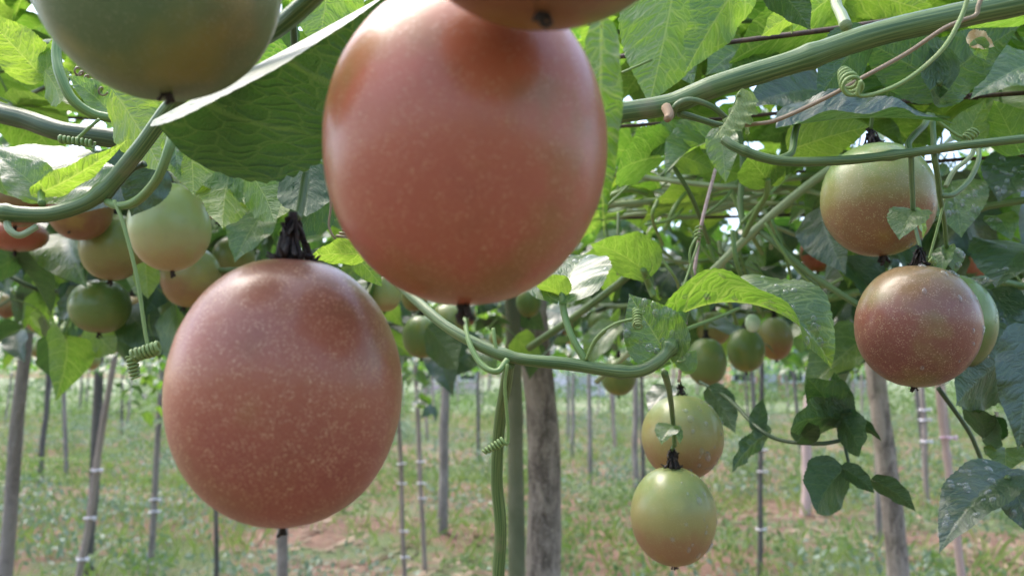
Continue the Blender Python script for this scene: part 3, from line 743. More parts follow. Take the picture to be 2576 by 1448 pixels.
# the far roof of the trellis and the part over the camera read as one mass
def roof(n, fy, zlo, zhi, gap, seed):
    C = []
    while len(C) < n:
        y = fy(); x = rng.uniform(-1, 1) * (1.2 + .85 * max(y, 0))
        if noise.noise(Vector((x * 1.3, y * 1.3, seed))) < gap: continue
        C.append((x, y, rng.uniform(zlo, zhi)))
    return np.array(C)
cs = [roof(15000, lambda: 2.0 + 34 * rng.random() ** 1.5, 1.80, 2.12, -.35, 5), roof(800, lambda: rng.uniform(1.25, 2.6), 2.02, 2.28, -.5, 6)]
hang = []
for row in np.arange(4.0, 33, 1.6):
    m_ = int(620)
    xs = nrg.uniform(-.85 * row, .85 * row, m_)
    lowz = np.array([1.56 - (.06 if row > 11 else 0) + .10 * noise.noise(Vector((x * 1.6, row, 0))) for x in xs])
    hang.append(np.stack([xs, row + nrg.normal(size=m_) * .25, lowz + (1.92 - lowz) * nrg.random(m_)], 1))
cs += hang
c = np.concatenate(cs); n = len(c)
az = nrg.uniform(0, 6.283, n); dz = -nrg.uniform(.1, 1.1, n)
ax = np.stack([np.cos(az), np.sin(az), dz], 1); ax /= np.linalg.norm(ax, axis=1)[:, None]
nn = nrg.normal(size=(n, 3)) * .45 + [0, 0, 1]; nn -= ax * (nn * ax).sum(1)[:, None]; nn /= np.linalg.norm(nn, axis=1)[:, None]
sx = np.cross(ax, nn)
tv, tf, tu = leaf_arrays(1, .38, 6, 2, .2, .3, .2, .2, .9, .2, .03, 2, .3, 0, 0)
s = nrg.uniform(.07, .115, n)[:, None, None]
vv = (c[:, None, :] + s * (tv[None, :, 0:1] * sx[:, None] + tv[None, :, 1:2] * ax[:, None] + tv[None, :, 2:3] * nn[:, None])).reshape(-1, 3)
ff = (np.arange(n)[:, None, None] * len(tv) + tf[None]).reshape(-1, 4)
tag(link('canopy_foliage', mesh('canopy_foliage', vv, ff, M['leaf_far'], np.tile(tu, (n, 1)), np.repeat(nrg.random(n), len(tv)))), None, None, kind='stuff')
# unseen rows behind the camera, added to block the bright horizon
hb = []
for row in np.arange(-2.2, -16, -1.6):
    xs = nrg.uniform(-1.0 * abs(row) - 2, abs(row) + 2, 700)
    lowz = np.array([1.50 + .10 * noise.noise(Vector((x * 1.6, row, 0))) for x in xs])
    hb.append(np.stack([xs, row + nrg.normal(size=700) * .25, lowz + (2.0 - lowz) * nrg.random(700)], 1))
BEHIND = np.concatenate(hb)
# unseen roof added above and behind the camera to dim light, gaps for highlights
c = []
while len(c) < 2200:
    x, y = rng.uniform(-4, 4), rng.uniform(-5, .8)
    if noise.noise(Vector((x * 1.4, y * 1.4, 11))) < -.12 or (x + .30) ** 2 + (y - .22) ** 2 < .055 or (x - .5) ** 2 + (y - .1) ** 2 < .04: continue
    c.append((x, y, rng.uniform(1.95, 2.25)))
c = np.concatenate([np.array(c), BEHIND]); n = len(c)
az = nrg.uniform(0, 6.283, n); ax = np.stack([np.cos(az), np.sin(az), -nrg.uniform(0, .6, n)], 1); ax /= np.linalg.norm(ax, axis=1)[:, None]
nn = nrg.normal(size=(n, 3)) * .35 + [0, 0, 1]; nn -= ax * (nn * ax).sum(1)[:, None]; nn /= np.linalg.norm(nn, axis=1)[:, None]; sx = np.cross(ax, nn)
s = nrg.uniform(.08, .115, n)[:, None, None]
vv = (c[:, None, :] + s * (tv[None, :, 0:1] * sx[:, None] + tv[None, :, 1:2] * ax[:, None] + tv[None, :, 2:3] * nn[:, None])).reshape(-1, 3)
ff = (np.arange(n)[:, None, None] * len(tv) + tf[None]).reshape(-1, 4)
tag(link('canopy_foliage', mesh('canopy_foliage', vv, ff, M['leaf_far'], np.tile(tu, (n, 1)), np.repeat(nrg.random(n), len(tv)))), None, None, kind='stuff')

# ---------------------------------------------------------------- fruits
def fruit(x, y, rx, ry, d, mat, label, tilt=0, lean=0, calyx=1.0, tip=1.0, drops=0, stalk=.06, res=None, group=None, stalkto=None, tippx=None, dropside=0.0, tilty=0):
    c = P(x, y, d); a, b = rx * d / F, ry * d / F
    big = rx > 130; res = res or ((72, 48) if big else (40, 26) if rx > 40 else (24, 16))
    nu, nv = res
    rot = Matrix.Rotation(tilt, 4, 'Y') @ Matrix.Rotation(lean, 4, 'X') @ Matrix.Rotation(rng.uniform(0, 6.28), 4, 'Z')
    v, f = [], []
    ks = rng.uniform(0, 99)
    for i in range(nv + 1):
        ph = math.pi * i / nv
        for j in range(nu):
            th = 2 * math.pi * j / nu
            sx_, cz = max(0, math.sin(ph)) ** .94, math.cos(ph)
            p = Vector((math.cos(th) * sx_, math.sin(th) * sx_, cz * (1 - .025 * math.exp(-(ph / .25) ** 2))))
            w = 1 + .014 * noise.noise(p * 1.3 + Vector((ks, 0, 0))) + .003 * noise.noise(p * 7 + Vector((ks, 0, 0)))
            v.append(Vector((p.x * a * w, p.y * a * w, p.z * b * w)))
    for i in range(nv):
        for j in range(nu):
            q = (i * nu + j, i * nu + (j + 1) % nu, (i + 1) * nu + (j + 1) % nu, (i + 1) * nu + j)
            f.append(q)
    mw = Matrix.Translation(c) @ rot
    o = link('passion_fruit', mesh('passion_fruit', [(p.x, p.y, p.z) for p in v], [q[::-1] for q in f], M[mat]), None, mw)
    tag(o, label, 'passion fruit', group)
    zt = (rot.to_3x3() @ Vector((0, 0, 1)))
    top = c + zt * b * .985; bot = c - zt * b * .99
    if tip:
        if tippx: bot = P(*tippx)
        s = a * .085 * tip; parts = []
        parts.append(tube([bot + zt * s * .8, bot - zt * s * .5, bot - zt * s * 1.5 + Vector((rng.uniform(-.4, .4) * s, 0, 0)), bot - zt * s * 2.2 + Vector((rng.uniform(-.8, .8) * s, 0, 0))], [s * .8, s * .55, s * .45, s * .3], 7, jit=.2, n=12))
        for k in range(3):
            q = Vector((rng.uniform(-1.1, 1.1) * s, rng.uniform(-1, .3) * s, 0))
            parts.append(tube([bot + q * .5, bot + q - zt * s * rng.uniform(.6, 1.3), bot + q * 1.3 - zt * s * rng.uniform(1.2, 1.9)], [s * .35, s * .28, s * .42], 6, jit=.25, n=8))
        joined_obj('dry_style', parts, M['dry'], o)
    if calyx:
        s = a * .26 * calyx; parts = [tube([top - zt * s * .3, top + zt * s * .7, top + zt * s * 1.6], [s * .30, s * .18, s * .13], 8, jit=.3, n=10)]
        for k in range(11):
            an = k * .58 + rng.uniform(-.3, .3); rr = Vector((math.cos(an), math.sin(an), 0)); o1 = rng.uniform(.5, .95)
            h1 = rng.uniform(.8, 1.9); base = top + zt * s * rng.uniform(.8, 1.6)
            parts.append(tube([base, base + rr * s * .45 * o1 - zt * s * h1 * .35, top + rr * s * o1 * rng.uniform(.7, 1) + zt * s * rng.uniform(-.05, .3), top + rr * s * (o1 + .25) + zt * s * rng.uniform(.0, .35)], [s * .05, s * .085, s * .10, s * .03], 6, jit=.4, n=12))
        for k in range(5):
            an = k * 1.26 + rng.uniform(-.4, .4); rr = Vector((math.cos(an), math.sin(an), 0))
            b0 = top + zt * s * rng.uniform(.8, 1.6); t0 = top + rr * s * rng.uniform(.3, .75) + zt * s * rng.uniform(.1, .9)
            fv, ff, fu = leaf_arrays((t0 - b0).length, .32, 10, 3, rng.uniform(-.6, .9), rng.uniform(-.6, .9), .5, -.5, rng.uniform(-1, 1.5), 1.2, .12, 3, rng.random(), 5, .25)
            fm = frame(b0, t0, rr + Vector((0, 0, .4)))
            parts.append(([fm @ Vector(q) for q in fv], [tuple(int(i) for i in q) for q in ff], [tuple(q) for q in fu]))
        joined_obj('dry_calyx', parts, M['dry'], o)
        base = top + zt * s * 1.5
        pts = [base] + ([P(*q) for q in stalkto] if stalkto else [base + Vector((rng.uniform(-.01, .01), rng.uniform(0, .01), stalk * .5)), base + Vector((rng.uniform(-.02, .02), .01, stalk))])
        tube_obj('stalk', pts, [s * .17, s * .15], M['stem'], o, sides=8)
    if drops:
        smp = []
        wv = [mw @ q for q in v]
        while len(smp) < drops:
            k = rng.randrange(nu * 4, nu * (nv - 6)); q = wv[k]
            n_ = Vector(((q.x - c.x) / a, (q.y - c.y) / a, (q.z - c.z) / b)).normalized()
            th = math.atan2(n_.x, -n_.y)
            if rng.random() > math.exp(-((th - dropside) / .55) ** 2 / 2): continue
            e1 = wv[k + 1 if (k + 1) % nu else k + 1 - nu] - q; e2 = wv[k + nu] - q
            n2 = e2.cross(e1).normalized()
            if n2.dot(n_) < 0: n2 = -n2
            s1, s2 = rng.random() * .9, rng.random() * .9
            smp.append((q + e1 * s1 + e2 * s2 * (1 - s1), n2, rng.choice([.0008, .0010, .0012, .0015, .0021]) * rng.uniform(.8, 1.2), rng.uniform(1, 1.9)))
        vv, ff = drops_arrays(smp)
        tag(link('water_drops', mesh('water_drops', vv, ff, M['water']), o), None, None, kind='stuff')
    return o
fruit(1172, 366, 353, 404, .232, 'ripe', 'largest pinkish orange fruit hanging in the centre', tilt=-.01, calyx=0, tip=.72, tippx=(1163, 768, .226))
fruit(722, 981, 288, 336, .262, 'speckled', 'large red brown speckled fruit low on the left with a black dry calyx', tilt=.02, lean=.05, tip=.55, calyx=1.0, stalkto=[(752, 540, .27), (770, 440, .285)])
fruit(402, -72, 299, 320, .236, 'dusty_green', 'big dusty green fruit cut off by the top edge', tilt=-.10, calyx=0, tip=.55)
fruit(1368, -286, 396, 334, .172, 'orange', 'orange fruit at the top edge in front of the largest fruit', calyx=0, tip=.55)
fruit(2208, 502, 136, 143, .50, 'half_speckled', 'speckled green and brown fruit under the thin dark stem at upper right', tilt=-.05, calyx=.8, drops=46, dropside=1.2, stalkto=[(2196, 280, .5)])
fruit(2306, 818, 146, 154, .455, 'dark_speckled', 'purple brown speckled fruit at right with water drops on its right side', tilt=.04, lean=.12, calyx=.75, tip=.6, drops=34, dropside=.95, stalkto=[(2300, 560, .465), (2297, 530, .465)])
fruit(2381, 812, 114, 124, .56, 'green', 'light green fruit peeking out behind the purple brown fruit', calyx=.6, tip=.4, drops=16, dropside=1.0, stalkto=[(2384, 640, .55)])
fruit(1717, 1098, 102, 106, .60, 'half', 'upper fruit of the green and tan pair at lower right', calyx=.6, tip=0, drops=34, dropside=.4, stalkto=[(1708, 950, .58)])
fruit(1694, 1297, 107, 122, .55, 'half', 'lowest fruit of the green and tan pair, hanging in front', tilt=-.02, calyx=1.05, tip=.7, drops=26, dropside=.7, lean=.08, stalkto=[(1697, 1110, .55), (1692, 1060, .555), (1680, 950, .57)])
fruit(427, 571, 99, 112, .72, 'pale', 'pale yellow green fruit beside the curved stem on the left', tilt=-.1)
fruit(480, 696, 72, 78, .95, 'half', 'green and tan fruit partly behind the large speckled fruit', tilt=.15)
fruit(284, 622, 78, 84, .9, 'yellow', 'yellowish fruit behind the hanging tendril')
fruit(202, 528, 76, 76, .85, 'orange', 'orange tan fruit showing its dimpled end above the yellowish one', lean=-.6, tip=.5)
fruit(40, 592, 74, 40, .95, 'ripe', 'reddish fruit at the left edge half hidden below the arched vine', calyx=0)
fruit(44, 505, 72, 66, .85, 'orange', 'brownish fruit at the left edge under the silver leaf')
fruit(557, 470, 84, 84, .8, 'ripe', 'red brown fruit behind the lobed leaf on the left')
fruit(252, 770, 73, 68, 1.05, 'green', 'dark green fruit below the yellowish one at left')
fruit(588, 648, 52, 56, 1.1, 'yellow', 'tan fruit half hidden behind a hanging silver leaf', tip=0)
fruit(430, 800, 55, 62, 1.2, 'green', 'dim green fruit touching the left outline of the large speckled fruit')
fruit(330, 790, 40, 46, 1.4, 'orange', 'small dim orange fruit right of the dark green one')
fruit(1060, 846, 48, 54, 1.25, 'green', 'round green fruit just right of the large speckled fruit')
fruit(968, 738, 42, 46, 1.1, 'pale', 'pale green fruit squeezed between the two largest fruits')
fruit(1130, 812, 52, 52, 1.4, 'yellow', 'yellowish fruit behind the drooping central stem')
fruit(1043, 745, 34, 38, 1.4, 'yellow', 'small tan fruit under the bottom left of the largest fruit')
fruit(1777, 910, 50, 61, 1.15, 'green', 'light green fruit with its stalk right of the pink string')
fruit(1876, 880, 47, 55, 1.2, 'green', 'green fruit hanging below the white bud')
fruit(1950, 851, 43, 54, 1.3, 'half', 'olive fruit half behind the large curved leaf')
fruit(1556, 946, 44, 48, 1.35, 'green', 'olive green fruit below the central stem')
fruit(2056, 632, 42, 52, 1.3, 'ripe', 'pink red fruit partly behind a dark leaf left of the upper right fruit')
fruit(2446, 684, 46, 46, 1.1, 'ripe', 'red fruit in the shade right of the purple brown one')
fruit(1330, 758, 32, 40, 1.7, 'green', 'green fruit at the top of the bark post')
fruit(1510, 812, 30, 30, 1.8, 'green', 'dim green fruit between the central leaf stalk and the silver leaf')
fruit(1795, 826, 42, 44, 1.45, 'yellow', 'yellowish fruit behind the light green one right of the string')
fruit(2094, 890, 48, 50, 1.2, 'yellow', 'dark olive fruit behind the tip of the large curved leaf')
fruit(230, 906, 22, 24, 2.6, 'pale', 'small pale fruit at the top of the dark left post')
fruit(150, 842, 22, 26, 2.6, 'pale', 'left one of two small pale far fruits under the dark green one')
fruit(205, 852, 24, 28, 2.7, 'half', 'right one of two small pale far fruits under the dark green one')
fruit(95, 800, 30, 34, 2.0, 'half', 'dim tan fruit in the dark leaves near the left edge')
fruit(18, 770, 26, 30, 2.2, 'orange', 'small orange fruit in the dark leaves at the left edge')
fruit(300, 866, 20, 22, 3, 'pale', 'tiny pale fruit beside the bright young leaf')
gl = 'small far fruit hanging among the shaded leaves of the back rows'
for k in range(46):
    x = rng.choice([rng.uniform(-40, 900), rng.uniform(1000, 2560), rng.uniform(1000, 2560)]); d = rng.uniform(2.2, 5.5)
    y = 940 - rng.uniform(.10, .26) * F / d
    r_ = .033 * F / d
    fruit(x, y, r_, r_ * 1.12, d, rng.choice(['green', 'green', 'half', 'yellow', 'orange', 'pale']), gl, group='far fruits of the back rows', calyx=.8, tip=0, res=(16, 10))
# ---------------------------------------------------------------- near vines with their leaves and tendrils
TF, UF = (0, .45, .9), (0, .45, -.9)          # upper face to us / underside to us
va = vine('thick ridged vine rising to the upper right corner', (1900, 200, .37))
pixtube('stem', [(1490, 290, .37), (1550, 285, .37), (1685, 262, .37), (1800, 217, .365), (2000, 155, .36), (2200, 88, .355), (2400, 42, .35), (2576, 5, .345), (2700, -25, .34), (3100, -120, .33), (3600, -260, .33)], [25, 27, 29, 31, 31, 30], 'stem', va, sides=20, n=150, ridge=.035, jit=.012, nodes=[(.10, .18, .010), (.42, .14, .010)])
pixtube('branch', [(1690, 290, .365), (1705, 262, .36), (1740, 252, .36), (1790, 268, .36), (1830, 300, .362)], [9, 8, 7], 'stem', va, sides=10)
pixtube('branch', [(1708, 285, .37), (1760, 300, .375), (1800, 312, .38), (1850, 320, .38)], [9, 7], 'stem', va)
pixtube('stub', [(1676, 270, .36), (1684, 290, .355), (1678, 300, .352)], [13, 12, 9], 'cut', va)
pixtube('branch', [(2128, 65, .362), (2118, 40, .37), (2104, 10, .38), (2100, -40, .39)], [15, 13, 14], 'stem_pale', va)
pixtube('tendril', [(2478, -20, .33), (2462, 12, .33), (2455, 38, .33), (2420, 52, .33), (2370, 75, .33), (2280, 135, .335), (2180, 190, .335), (2080, 245, .34), (1960, 300, .345), (1900, 312, .35), (1840, 318, .36)], 5.5, 'tendril_brown', va, sides=7, n=90)
coil('tendril', [(2440, -20, .325), (2415, 50, .325), (2370, 125, .325), (2290, 195, .325), (2215, 232, .325), (2160, 240, .325)], (2146, 222, .325), (2120, 178, .345), 25, 5.2, 5.2, 'tendril', va, r2=12)
coil('tendril', [(1640, 150, .5)], (1560, 180, .5), (1530, 190, .5), 9, 1, 3, 'tendril', va)
L = hero_leaf
L(va, (1700, -55, .50), (1632, 268, .50), .40, (.25, .2, -.9), 'leaf', foldL=.10, foldR=.15, curl=.25, label='large backlit leaf with a net of pale veins')
L(va, (1872, -60, .48), (1722, 186, .47), .26, (-.35, .25, -.9), 'leaf', foldL=.45, foldR=.1, curl=.2)
L(va, (2090, 40, .60), (1832, 160, .58), .42, (0, .5, -.8), 'leaf_young', curl=.3)
L(va, (2010, 28, .50), (1915, 92, .49), .30, (-.1, .5, -.8), 'leaf_young', foldL=.5, curl=.2)
L(va, (1925, -60, .46), (2040, 78, .455), .36, (.4, .3, -.8), 'leaf_dark', curl=.5)
L(va, (1888, 120, .62), (1775, 190, .58), .40, (.1, .5, .8), 'leaf', curl=.7)
L(va, (1700, 120, .60), (1745, 218, .58), .36, (-.2, .5, .8), 'leaf', curl=.7)
L(va, (2046, 228, .56), (1866, 272, .54), .34, (0, .6, .75), 'leaf_dark', curl=.5, rolR=.6)
L(va, (1858, 240, .35), (1792, 352, .345), .40, (.5, .2, -.8), 'leaf_pale', foldL=.9, foldR=.3, curl=.5, wave=.07, nw=6, tooth=.12, teeth=14, quilt=.05, label='small crumpled pale serrated leaf under the thick vine', pet=[(1835, 300, .36)], petr=4)
L(va, (1882, 330, .355), (1878, 268, .352), .16, (-.6, .2, -.5), 'leaf_pale', curl=.4, wave=.06, tooth=.1)
L(va, (1778, 350, .62), (1570, 382, .62), .28, (.05, .5, .85), 'leaf', curl=.6, wave=.04)
L(va, (1660, 395, .62), (1548, 440, .58), .46, (-.2, .45, -.8), 'leaf', curl=.6)
L(va, (1790, 380, .60), (1672, 440, .56), .36, (-.3, .6, .75), 'leaf', curl=1.0, foldL=.6, foldR=.6)
L(va, (1700, 390, .59), (1795, 432, .57), .40, (.1, .5, -.85), 'leaf', curl=.5)
L(va, (1815, 335, .53), (1826, 462, .52), .30, (-.1, .35, .9), 'leaf', foldL=.3, foldR=.3, curl=.4)
for k in range(34):
    x = rng.uniform(1500, 2150); y = rng.uniform(400, 640); dd = rng.uniform(.62, 1.0); a = rng.uniform(-1, 1.6); l_ = rng.uniform(90, 260)
    pixtube('tendril', [(x, y, dd), (x + math.cos(a) * l_ * .5 + rng.uniform(-20, 20), y + math.sin(a) * l_ * .5 + rng.uniform(-20, 20), dd), (x + math.cos(a) * l_, y + math.sin(a) * l_, dd + .05)], rng.uniform(2.5, 6), rng.choice(['stem_pale', 'stem_young', 'tendril', 'stem']), va, sides=7)
vb = vine('thin dark vine crossing in front of the upper right fruit', (2200, 395, .41))
pixtube('stem', [(1820, 350, .42), (1860, 374, .415), (1960, 404, .41), (2120, 403, .41), (2290, 384, .41), (2420, 366, .41), (2580, 348, .41), (2700, 335, .41)], [12, 12, 11, 10], 'stem', vb, sides=14, n=90, ridge=.04, nodes=[(.17, .25, .012), (.53, .3, .012)])
L(vb, (2006, 314, .43), (2402, 312, .42), .27, (.02, .76, .65), 'leaf_dark', pet=[(1958, 402, .41), (1990, 385, .415), (1998, 345, .425)], petr=8, foldL=.0, foldR=.86, curl=.45, tooth=.07, teeth=26, label='long dark leaf with a silvery sheen above the upper right fruit', quilt=.03)
L(vb, (2168, 100, .45), (2058, 256, .44), .34, (-.3, .2, -.9), 'leaf_dark', curl=.4, foldR=.3)
L(vb, (2362, 210, .45), (2566, 66, .45), .34, (.1, .35, -.9), 'leaf_dark', curl=.5, pet=[(2366, 250, .47)], petr=6, label='large dark leaf with a torn hole at the upper right')
L(vb, (2358, 208, .452), (2150, 92, .46), .36, (-.1, .35, -.9), 'leaf_dark', curl=.6)
dl = L(vb, (2440, 98, .44), (2502, 118, .44), .40, (.2, .5, .8), 'leaf_pale', curl=.5, tooth=.15, wave=.04, label='dry orange and grey torn bit of leaf', name='torn_leaf'); dl.data.materials[0] = M['dry_leaf']
L(vb, (2455, 105, .438), (2480, 152, .44), .42, (.1, .6, .8), 'leaf', curl=.3)
L(vb, (2005, 372, .60), (2196, 318, .58), .40, (0, .4, -.85), 'leaf_young', curl=.5, label='yellow green backlit leaf left of the upper right fruit')
L(vb, (2430, 352, .55), (2480, 250, .55), .42, (0, .4, -.85), 'leaf_young', curl=.4)
L(vb, (2560, 372, .55), (2500, 252, .54), .40, (0, .4, -.85), 'leaf', curl=.4)
L(vb, (2600, 160, .56), (2440, 250, .55), .34, (0, .55, .8), 'leaf', curl=.6)
L(vb, (2130, -30, .58), (2372, 45, .56), .30, (0, .4, -.85), 'leaf_young', curl=.3)
L(vb, (2110, -20, .55), (1990, 85, .53), .36, (0, .4, -.85), 'leaf_young', curl=.3)
L(vb, (2620, 40, .5), (2404, 62, .48), .26, (0, .6, -.7), 'leaf', curl=.3)
L(vb, (2250, -40, .6), (2245, 60, .58), .45, (0, .4, -.85), 'leaf_young', curl=.3)
coil('tendril', [(2360, 305, .45), (2400, 335, .45), (2425, 348, .45)], (2428, 350, .45), (2456, 328, .45), 11, 4, 3.5, 'tendril', vb)
pixtube('branch', [(2290, 384, .41), (2285, 362, .415), (2300, 340, .42), (2325, 315, .43), (2335, 290, .44)], [8, 9], 'stem', vb)
pixtube('branch', [(2345, 290, .45), (2348, 340, .43), (2350, 390, .415), (2360, 450, .42), (2364, 492, .425), (2376, 560, .44), (2382, 628, .45)], [7, 7, 5], 'stem', vb, sides=10)
pixtube('branch', [(2364, 492, .425), (2400, 488, .43), (2440, 450, .44), (2462, 400, .45), (2460, 370, .46)], [7, 6], 'stem', vb)
pixtube('branch', [(2378, 470, .5), (2400, 430, .5), (2440, 395, .5), (2455, 360, .5)], 6, 'stem_pale', vb)
coil('tendril', [(2376, 500, .43), (2362, 560, .43), (2340, 640, .43)], (2338, 650, .43), (2356, 662, .43), 6, 3, 3, 'tendril', vb)
pixtube('branch', [(2292, 385, .412), (2294, 450, .415), (2297, 532, .42)], [7, 6], 'stem', vb, sides=10)
L(vb, (2300, 533, .418), (2262, 604, .412), .55, (-.3, .4, .85), 'leaf', curl=.9, tooth=.08, teeth=9, name='bract', label='toothed green bract at the foot of the stalk')
L(vb, (2302, 534, .42), (2322, 600, .425), .30, (.8, .2, .5), 'leaf', curl=.7, tooth=.08, teeth=9, name='bract')
L(vb, (2380, 625, .45), (2372, 690, .445), .46, (-.5, .3, .8), 'leaf', curl=.9, tooth=.05, name='bract')
L(vb, (2386, 625, .45), (2402, 690, .445), .40, (.5, .3, .8), 'leaf', curl=.9, tooth=.05, name='bract', drops=4)
vc = vine('vine of wet dark leaves along the right side', (2450, 700, .6))
pixtube('stem', [(2300, 560, .75), (2420, 545, .7), (2480, 520, .68), (2600, 500, .66)], 9, 'stem', vc)
pixtube('stem', [(2360, 975, .6), (2400, 1030, .6), (2440, 1090, .6), (2470, 1160, .6), (2480, 1190, .6), (2500, 1240, .6)], [6, 5], 'stem_dark', vc)
pixtube('stem', [(2490, 960, .62), (2540, 1040, .62), (2590, 1150, .62)], 5, 'stem_dark', vc)
L(vc, (2395, 470, .6), (2418, 598, .58), .50, (.1, .55, .8), 'leaf', curl=.5, drops=34, foldL=.35, foldR=.35, label='silvery leaf covered in drops right of the upper right fruit')
L(vc, (2580, 410, .6), (2512, 510, .58), .50, (-.1, .5, .8), 'leaf_dark', curl=.4, drops=30)
L(vc, (2510, 545, .6), (2545, 606, .58), .40, (.1, .4, .8), 'leaf', curl=.9, drops=4)
L(vc, (2064, 538, .7), (2128, 690, .66), .36, (-.5, .35, .8), 'leaf_dark', curl=.5)
L(vc, (2590, 625, .6), (2504, 725, .56), .48, (-.2, .55, .75), 'leaf_dark', curl=.6, drops=6)
L(vc, (2430, 745, .58), (2505, 705, .56), .42, (.1, .7, .7), 'leaf_dark', curl=.5, drops=6)
L(vc, (2500, 740, .6), (2560, 880, .57), .36, (.2, .55, .7), 'leaf_dark', curl=.6, drops=5)
L(vc, (2545, 890, .56), (2405, 1020, .52), .38, (-.3, .3, -.9), 'leaf_dark', curl=.3, label='large shaded leaf seen from below under the purple brown fruit')
L(vc, (2590, 850, .52), (2560, 1130, .50), .26, (.2, .4, .8), 'leaf_dark', curl=.4)
L(vc, (2476, 1090, .56), (2420, 1030, .54), .42, (-.1, .7, .6), 'leaf_dark', curl=1.2)
L(vc, (2480, 1100, .56), (2500, 1035, .54), .40, (.4, .5, .6), 'leaf_dark', curl=1.0)
L(vc, (2534, 1198, .47), (2362, 1392, .45), .29, (-.35, .42, .85), 'leaf_dark', curl=.85, drops=26, foldL=.3, foldR=.25, label='large blue green wet leaf at the lower right', pet=[(2480, 1190, .55)], petr=5, wave=.015)
L(vc, (2538, 1200, .47), (2600, 1352, .46), .36, (.1, .42, .85), 'leaf_dark', curl=.4, drops=14)
L(vc, (2530, 1130, .55), (2530, 1192, .53), .5, (0, .5, .7), 'leaf', curl=.6)
vd = vine('dark drooping shoot with lobed leaves right of the lower fruit pair', (2100, 1100, .62))
pixtube('stem', [(1760, 960, .8), (1830, 1000, .72), (1900, 1070, .66), (1960, 1105, .64), (2060, 1115, .62), (2125, 1105, .62)], [5, 5], 'stem_dark', vd)
pixtube('stem', [(2110, 950, .66), (2118, 1040, .63), (2124, 1110, .62), (2138, 1178, .6)], [5, 4], 'stem_dark', vd)
DL = 'leaf_dark'
L(vd, (2112, 1052, .62), (1988, 1080, .58), .26, (-.2, .4, -.85), DL, curl=.8)
L(vd, (2118, 1050, .62), (2030, 950, .60), .30, (-.2, .4, -.85), DL, curl=.7)
L(vd, (2120, 1052, .62), (2160, 1150, .58), .30, (.2, .3, -.85), DL, curl=.6)
L(vd, (2120, 1050, .62), (2218, 1110, .60), .20, (.1, .6, -.7), DL, curl=1.1)
L(vd, (2116, 1040, .63), (2098, 935, .62), .30, (.1, .3, -.85), DL, curl=.6)
L(vd, (2112, 1190, .6), (2056, 1292, .57), .46, (-.3, .3, -.85), DL, curl=.7, foldL=.3)
L(vd, (2126, 1180, .6), (2200, 1240, .58), .30, (.3, .3, -.85), DL, curl=.7)
L(vd, (2205, 1212, .6), (2304, 1286, .58), .28, (.3, .4, -.85), DL, curl=1.0)
L(vd, (2010, 1105, .62), (2060, 1070, .6), .4, (.1, .5, -.8), DL, curl=.6)
L(vd, (1790, 985, .74), (1850, 1090, .72), .34, (.2, .4, -.8), DL, curl=.5)
L(vd, (1925, 1092, .66), (1840, 1190, .62), .16, (-.3, .3, -.8), DL, curl=.5, tooth=.1)
L(vd, (1905, 1075, .66), (1918, 1000, .66), .3, (0, .5, -.8), DL, curl=.5)
ve = vine('green vine sagging under the largest fruit across the middle', (1400, 900, .45))
pixtube('stem', [(980, 690, .52), (1050, 758, .49), (1140, 832, .465), (1275, 895, .45), (1430, 915, .445), (1580, 935, .44), (1650, 912, .44), (1690, 865, .445), (1716, 800, .455), (1730, 740, .47)], [13, 14, 15, 15, 14], 'stem', ve, sides=16, n=110, ridge=.045, jit=.01, nodes=[(.33, .2, .012), (.54, .16, .01), (.76, .5, .016)])
pixtube('branch', [(1168, 800, .47), (1180, 860, .455), (1210, 915, .445), (1250, 934, .44), (1276, 905, .445)], [6, 8, 8], 'stem_young', ve)
pixtube('stub', [(1250, 885, .45), (1244, 855, .452), (1241, 826, .455)], [5, 5], 'tendril', ve)
pixtube('stub', [(1474, 905, .445), (1495, 860, .445), (1522, 830, .445)], [5, 6], 'tendril', ve)
coil('tendril', [(1474, 905, .443), (1500, 850, .44), (1545, 815, .44), (1600, 798, .44)], (1603, 782, .44), (1604, 822, .43), 9, 6, 3.5, 'tendril', ve, r2=11)
coil('tendril', [(1277, 915, .44), (1270, 970, .44), (1277, 1060, .44), (1278, 1110, .44)], (1268, 1108, .44), (1216, 1137, .44), 10, 6.5, 4.2, 'tendril', ve, r2=5)
pixtube('stem', [(1282, 915, .45), (1274, 960, .47), (1258, 1060, .5), (1250, 1200, .52), (1260, 1330, .53), (1254, 1460, .54), (1256, 1600, .55)], [12, 15, 16, 16], 'stem', ve, sides=14, n=60, ridge=.03)
pixtube('peduncle', [(1672, 938, .445), (1684, 985, .49), (1692, 1050, .54), (1697, 1122, .548)], [8, 7, 6], 'stem', ve)
L(ve, (1690, 1072, .54), (1664, 1118, .53), .55, (-.4, .3, .8), 'leaf', curl=.8, tooth=.07, teeth=8, name='bract', label='toothed bract in front of the upper fruit of the pair')
L(ve, (1696, 1075, .545), (1710, 1118, .54), .40, (.7, .2, .6), 'leaf', curl=.8, tooth=.07, teeth=8, name='bract')
L(ve, (1414, 744, .46), (1352, 715, .45), .55, (-.1, .55, -.8), 'leaf_young', curl=1.1, foldL=.2, foldR=.7, pet=[(1474, 908, .445), (1440, 850, .45), (1420, 790, .458)], petr=8)
L(ve, (1412, 742, .462), (1482, 640, .50), .55, (-.25, .7, .65), 'leaf', curl=.7, drops=6, label='silver topped leaf peeking out beside the largest fruit')
L(ve, (1620, 682, .58), (1484, 615, .56), .46, (.2, .55, -.8), 'leaf', curl=.9, foldL=.2, foldR=.6, pet=[(1645, 745, .6), (1632, 715, .6)], petr=8, label='curved green leaf on a stalk right of the largest fruit', rolR=-.5)
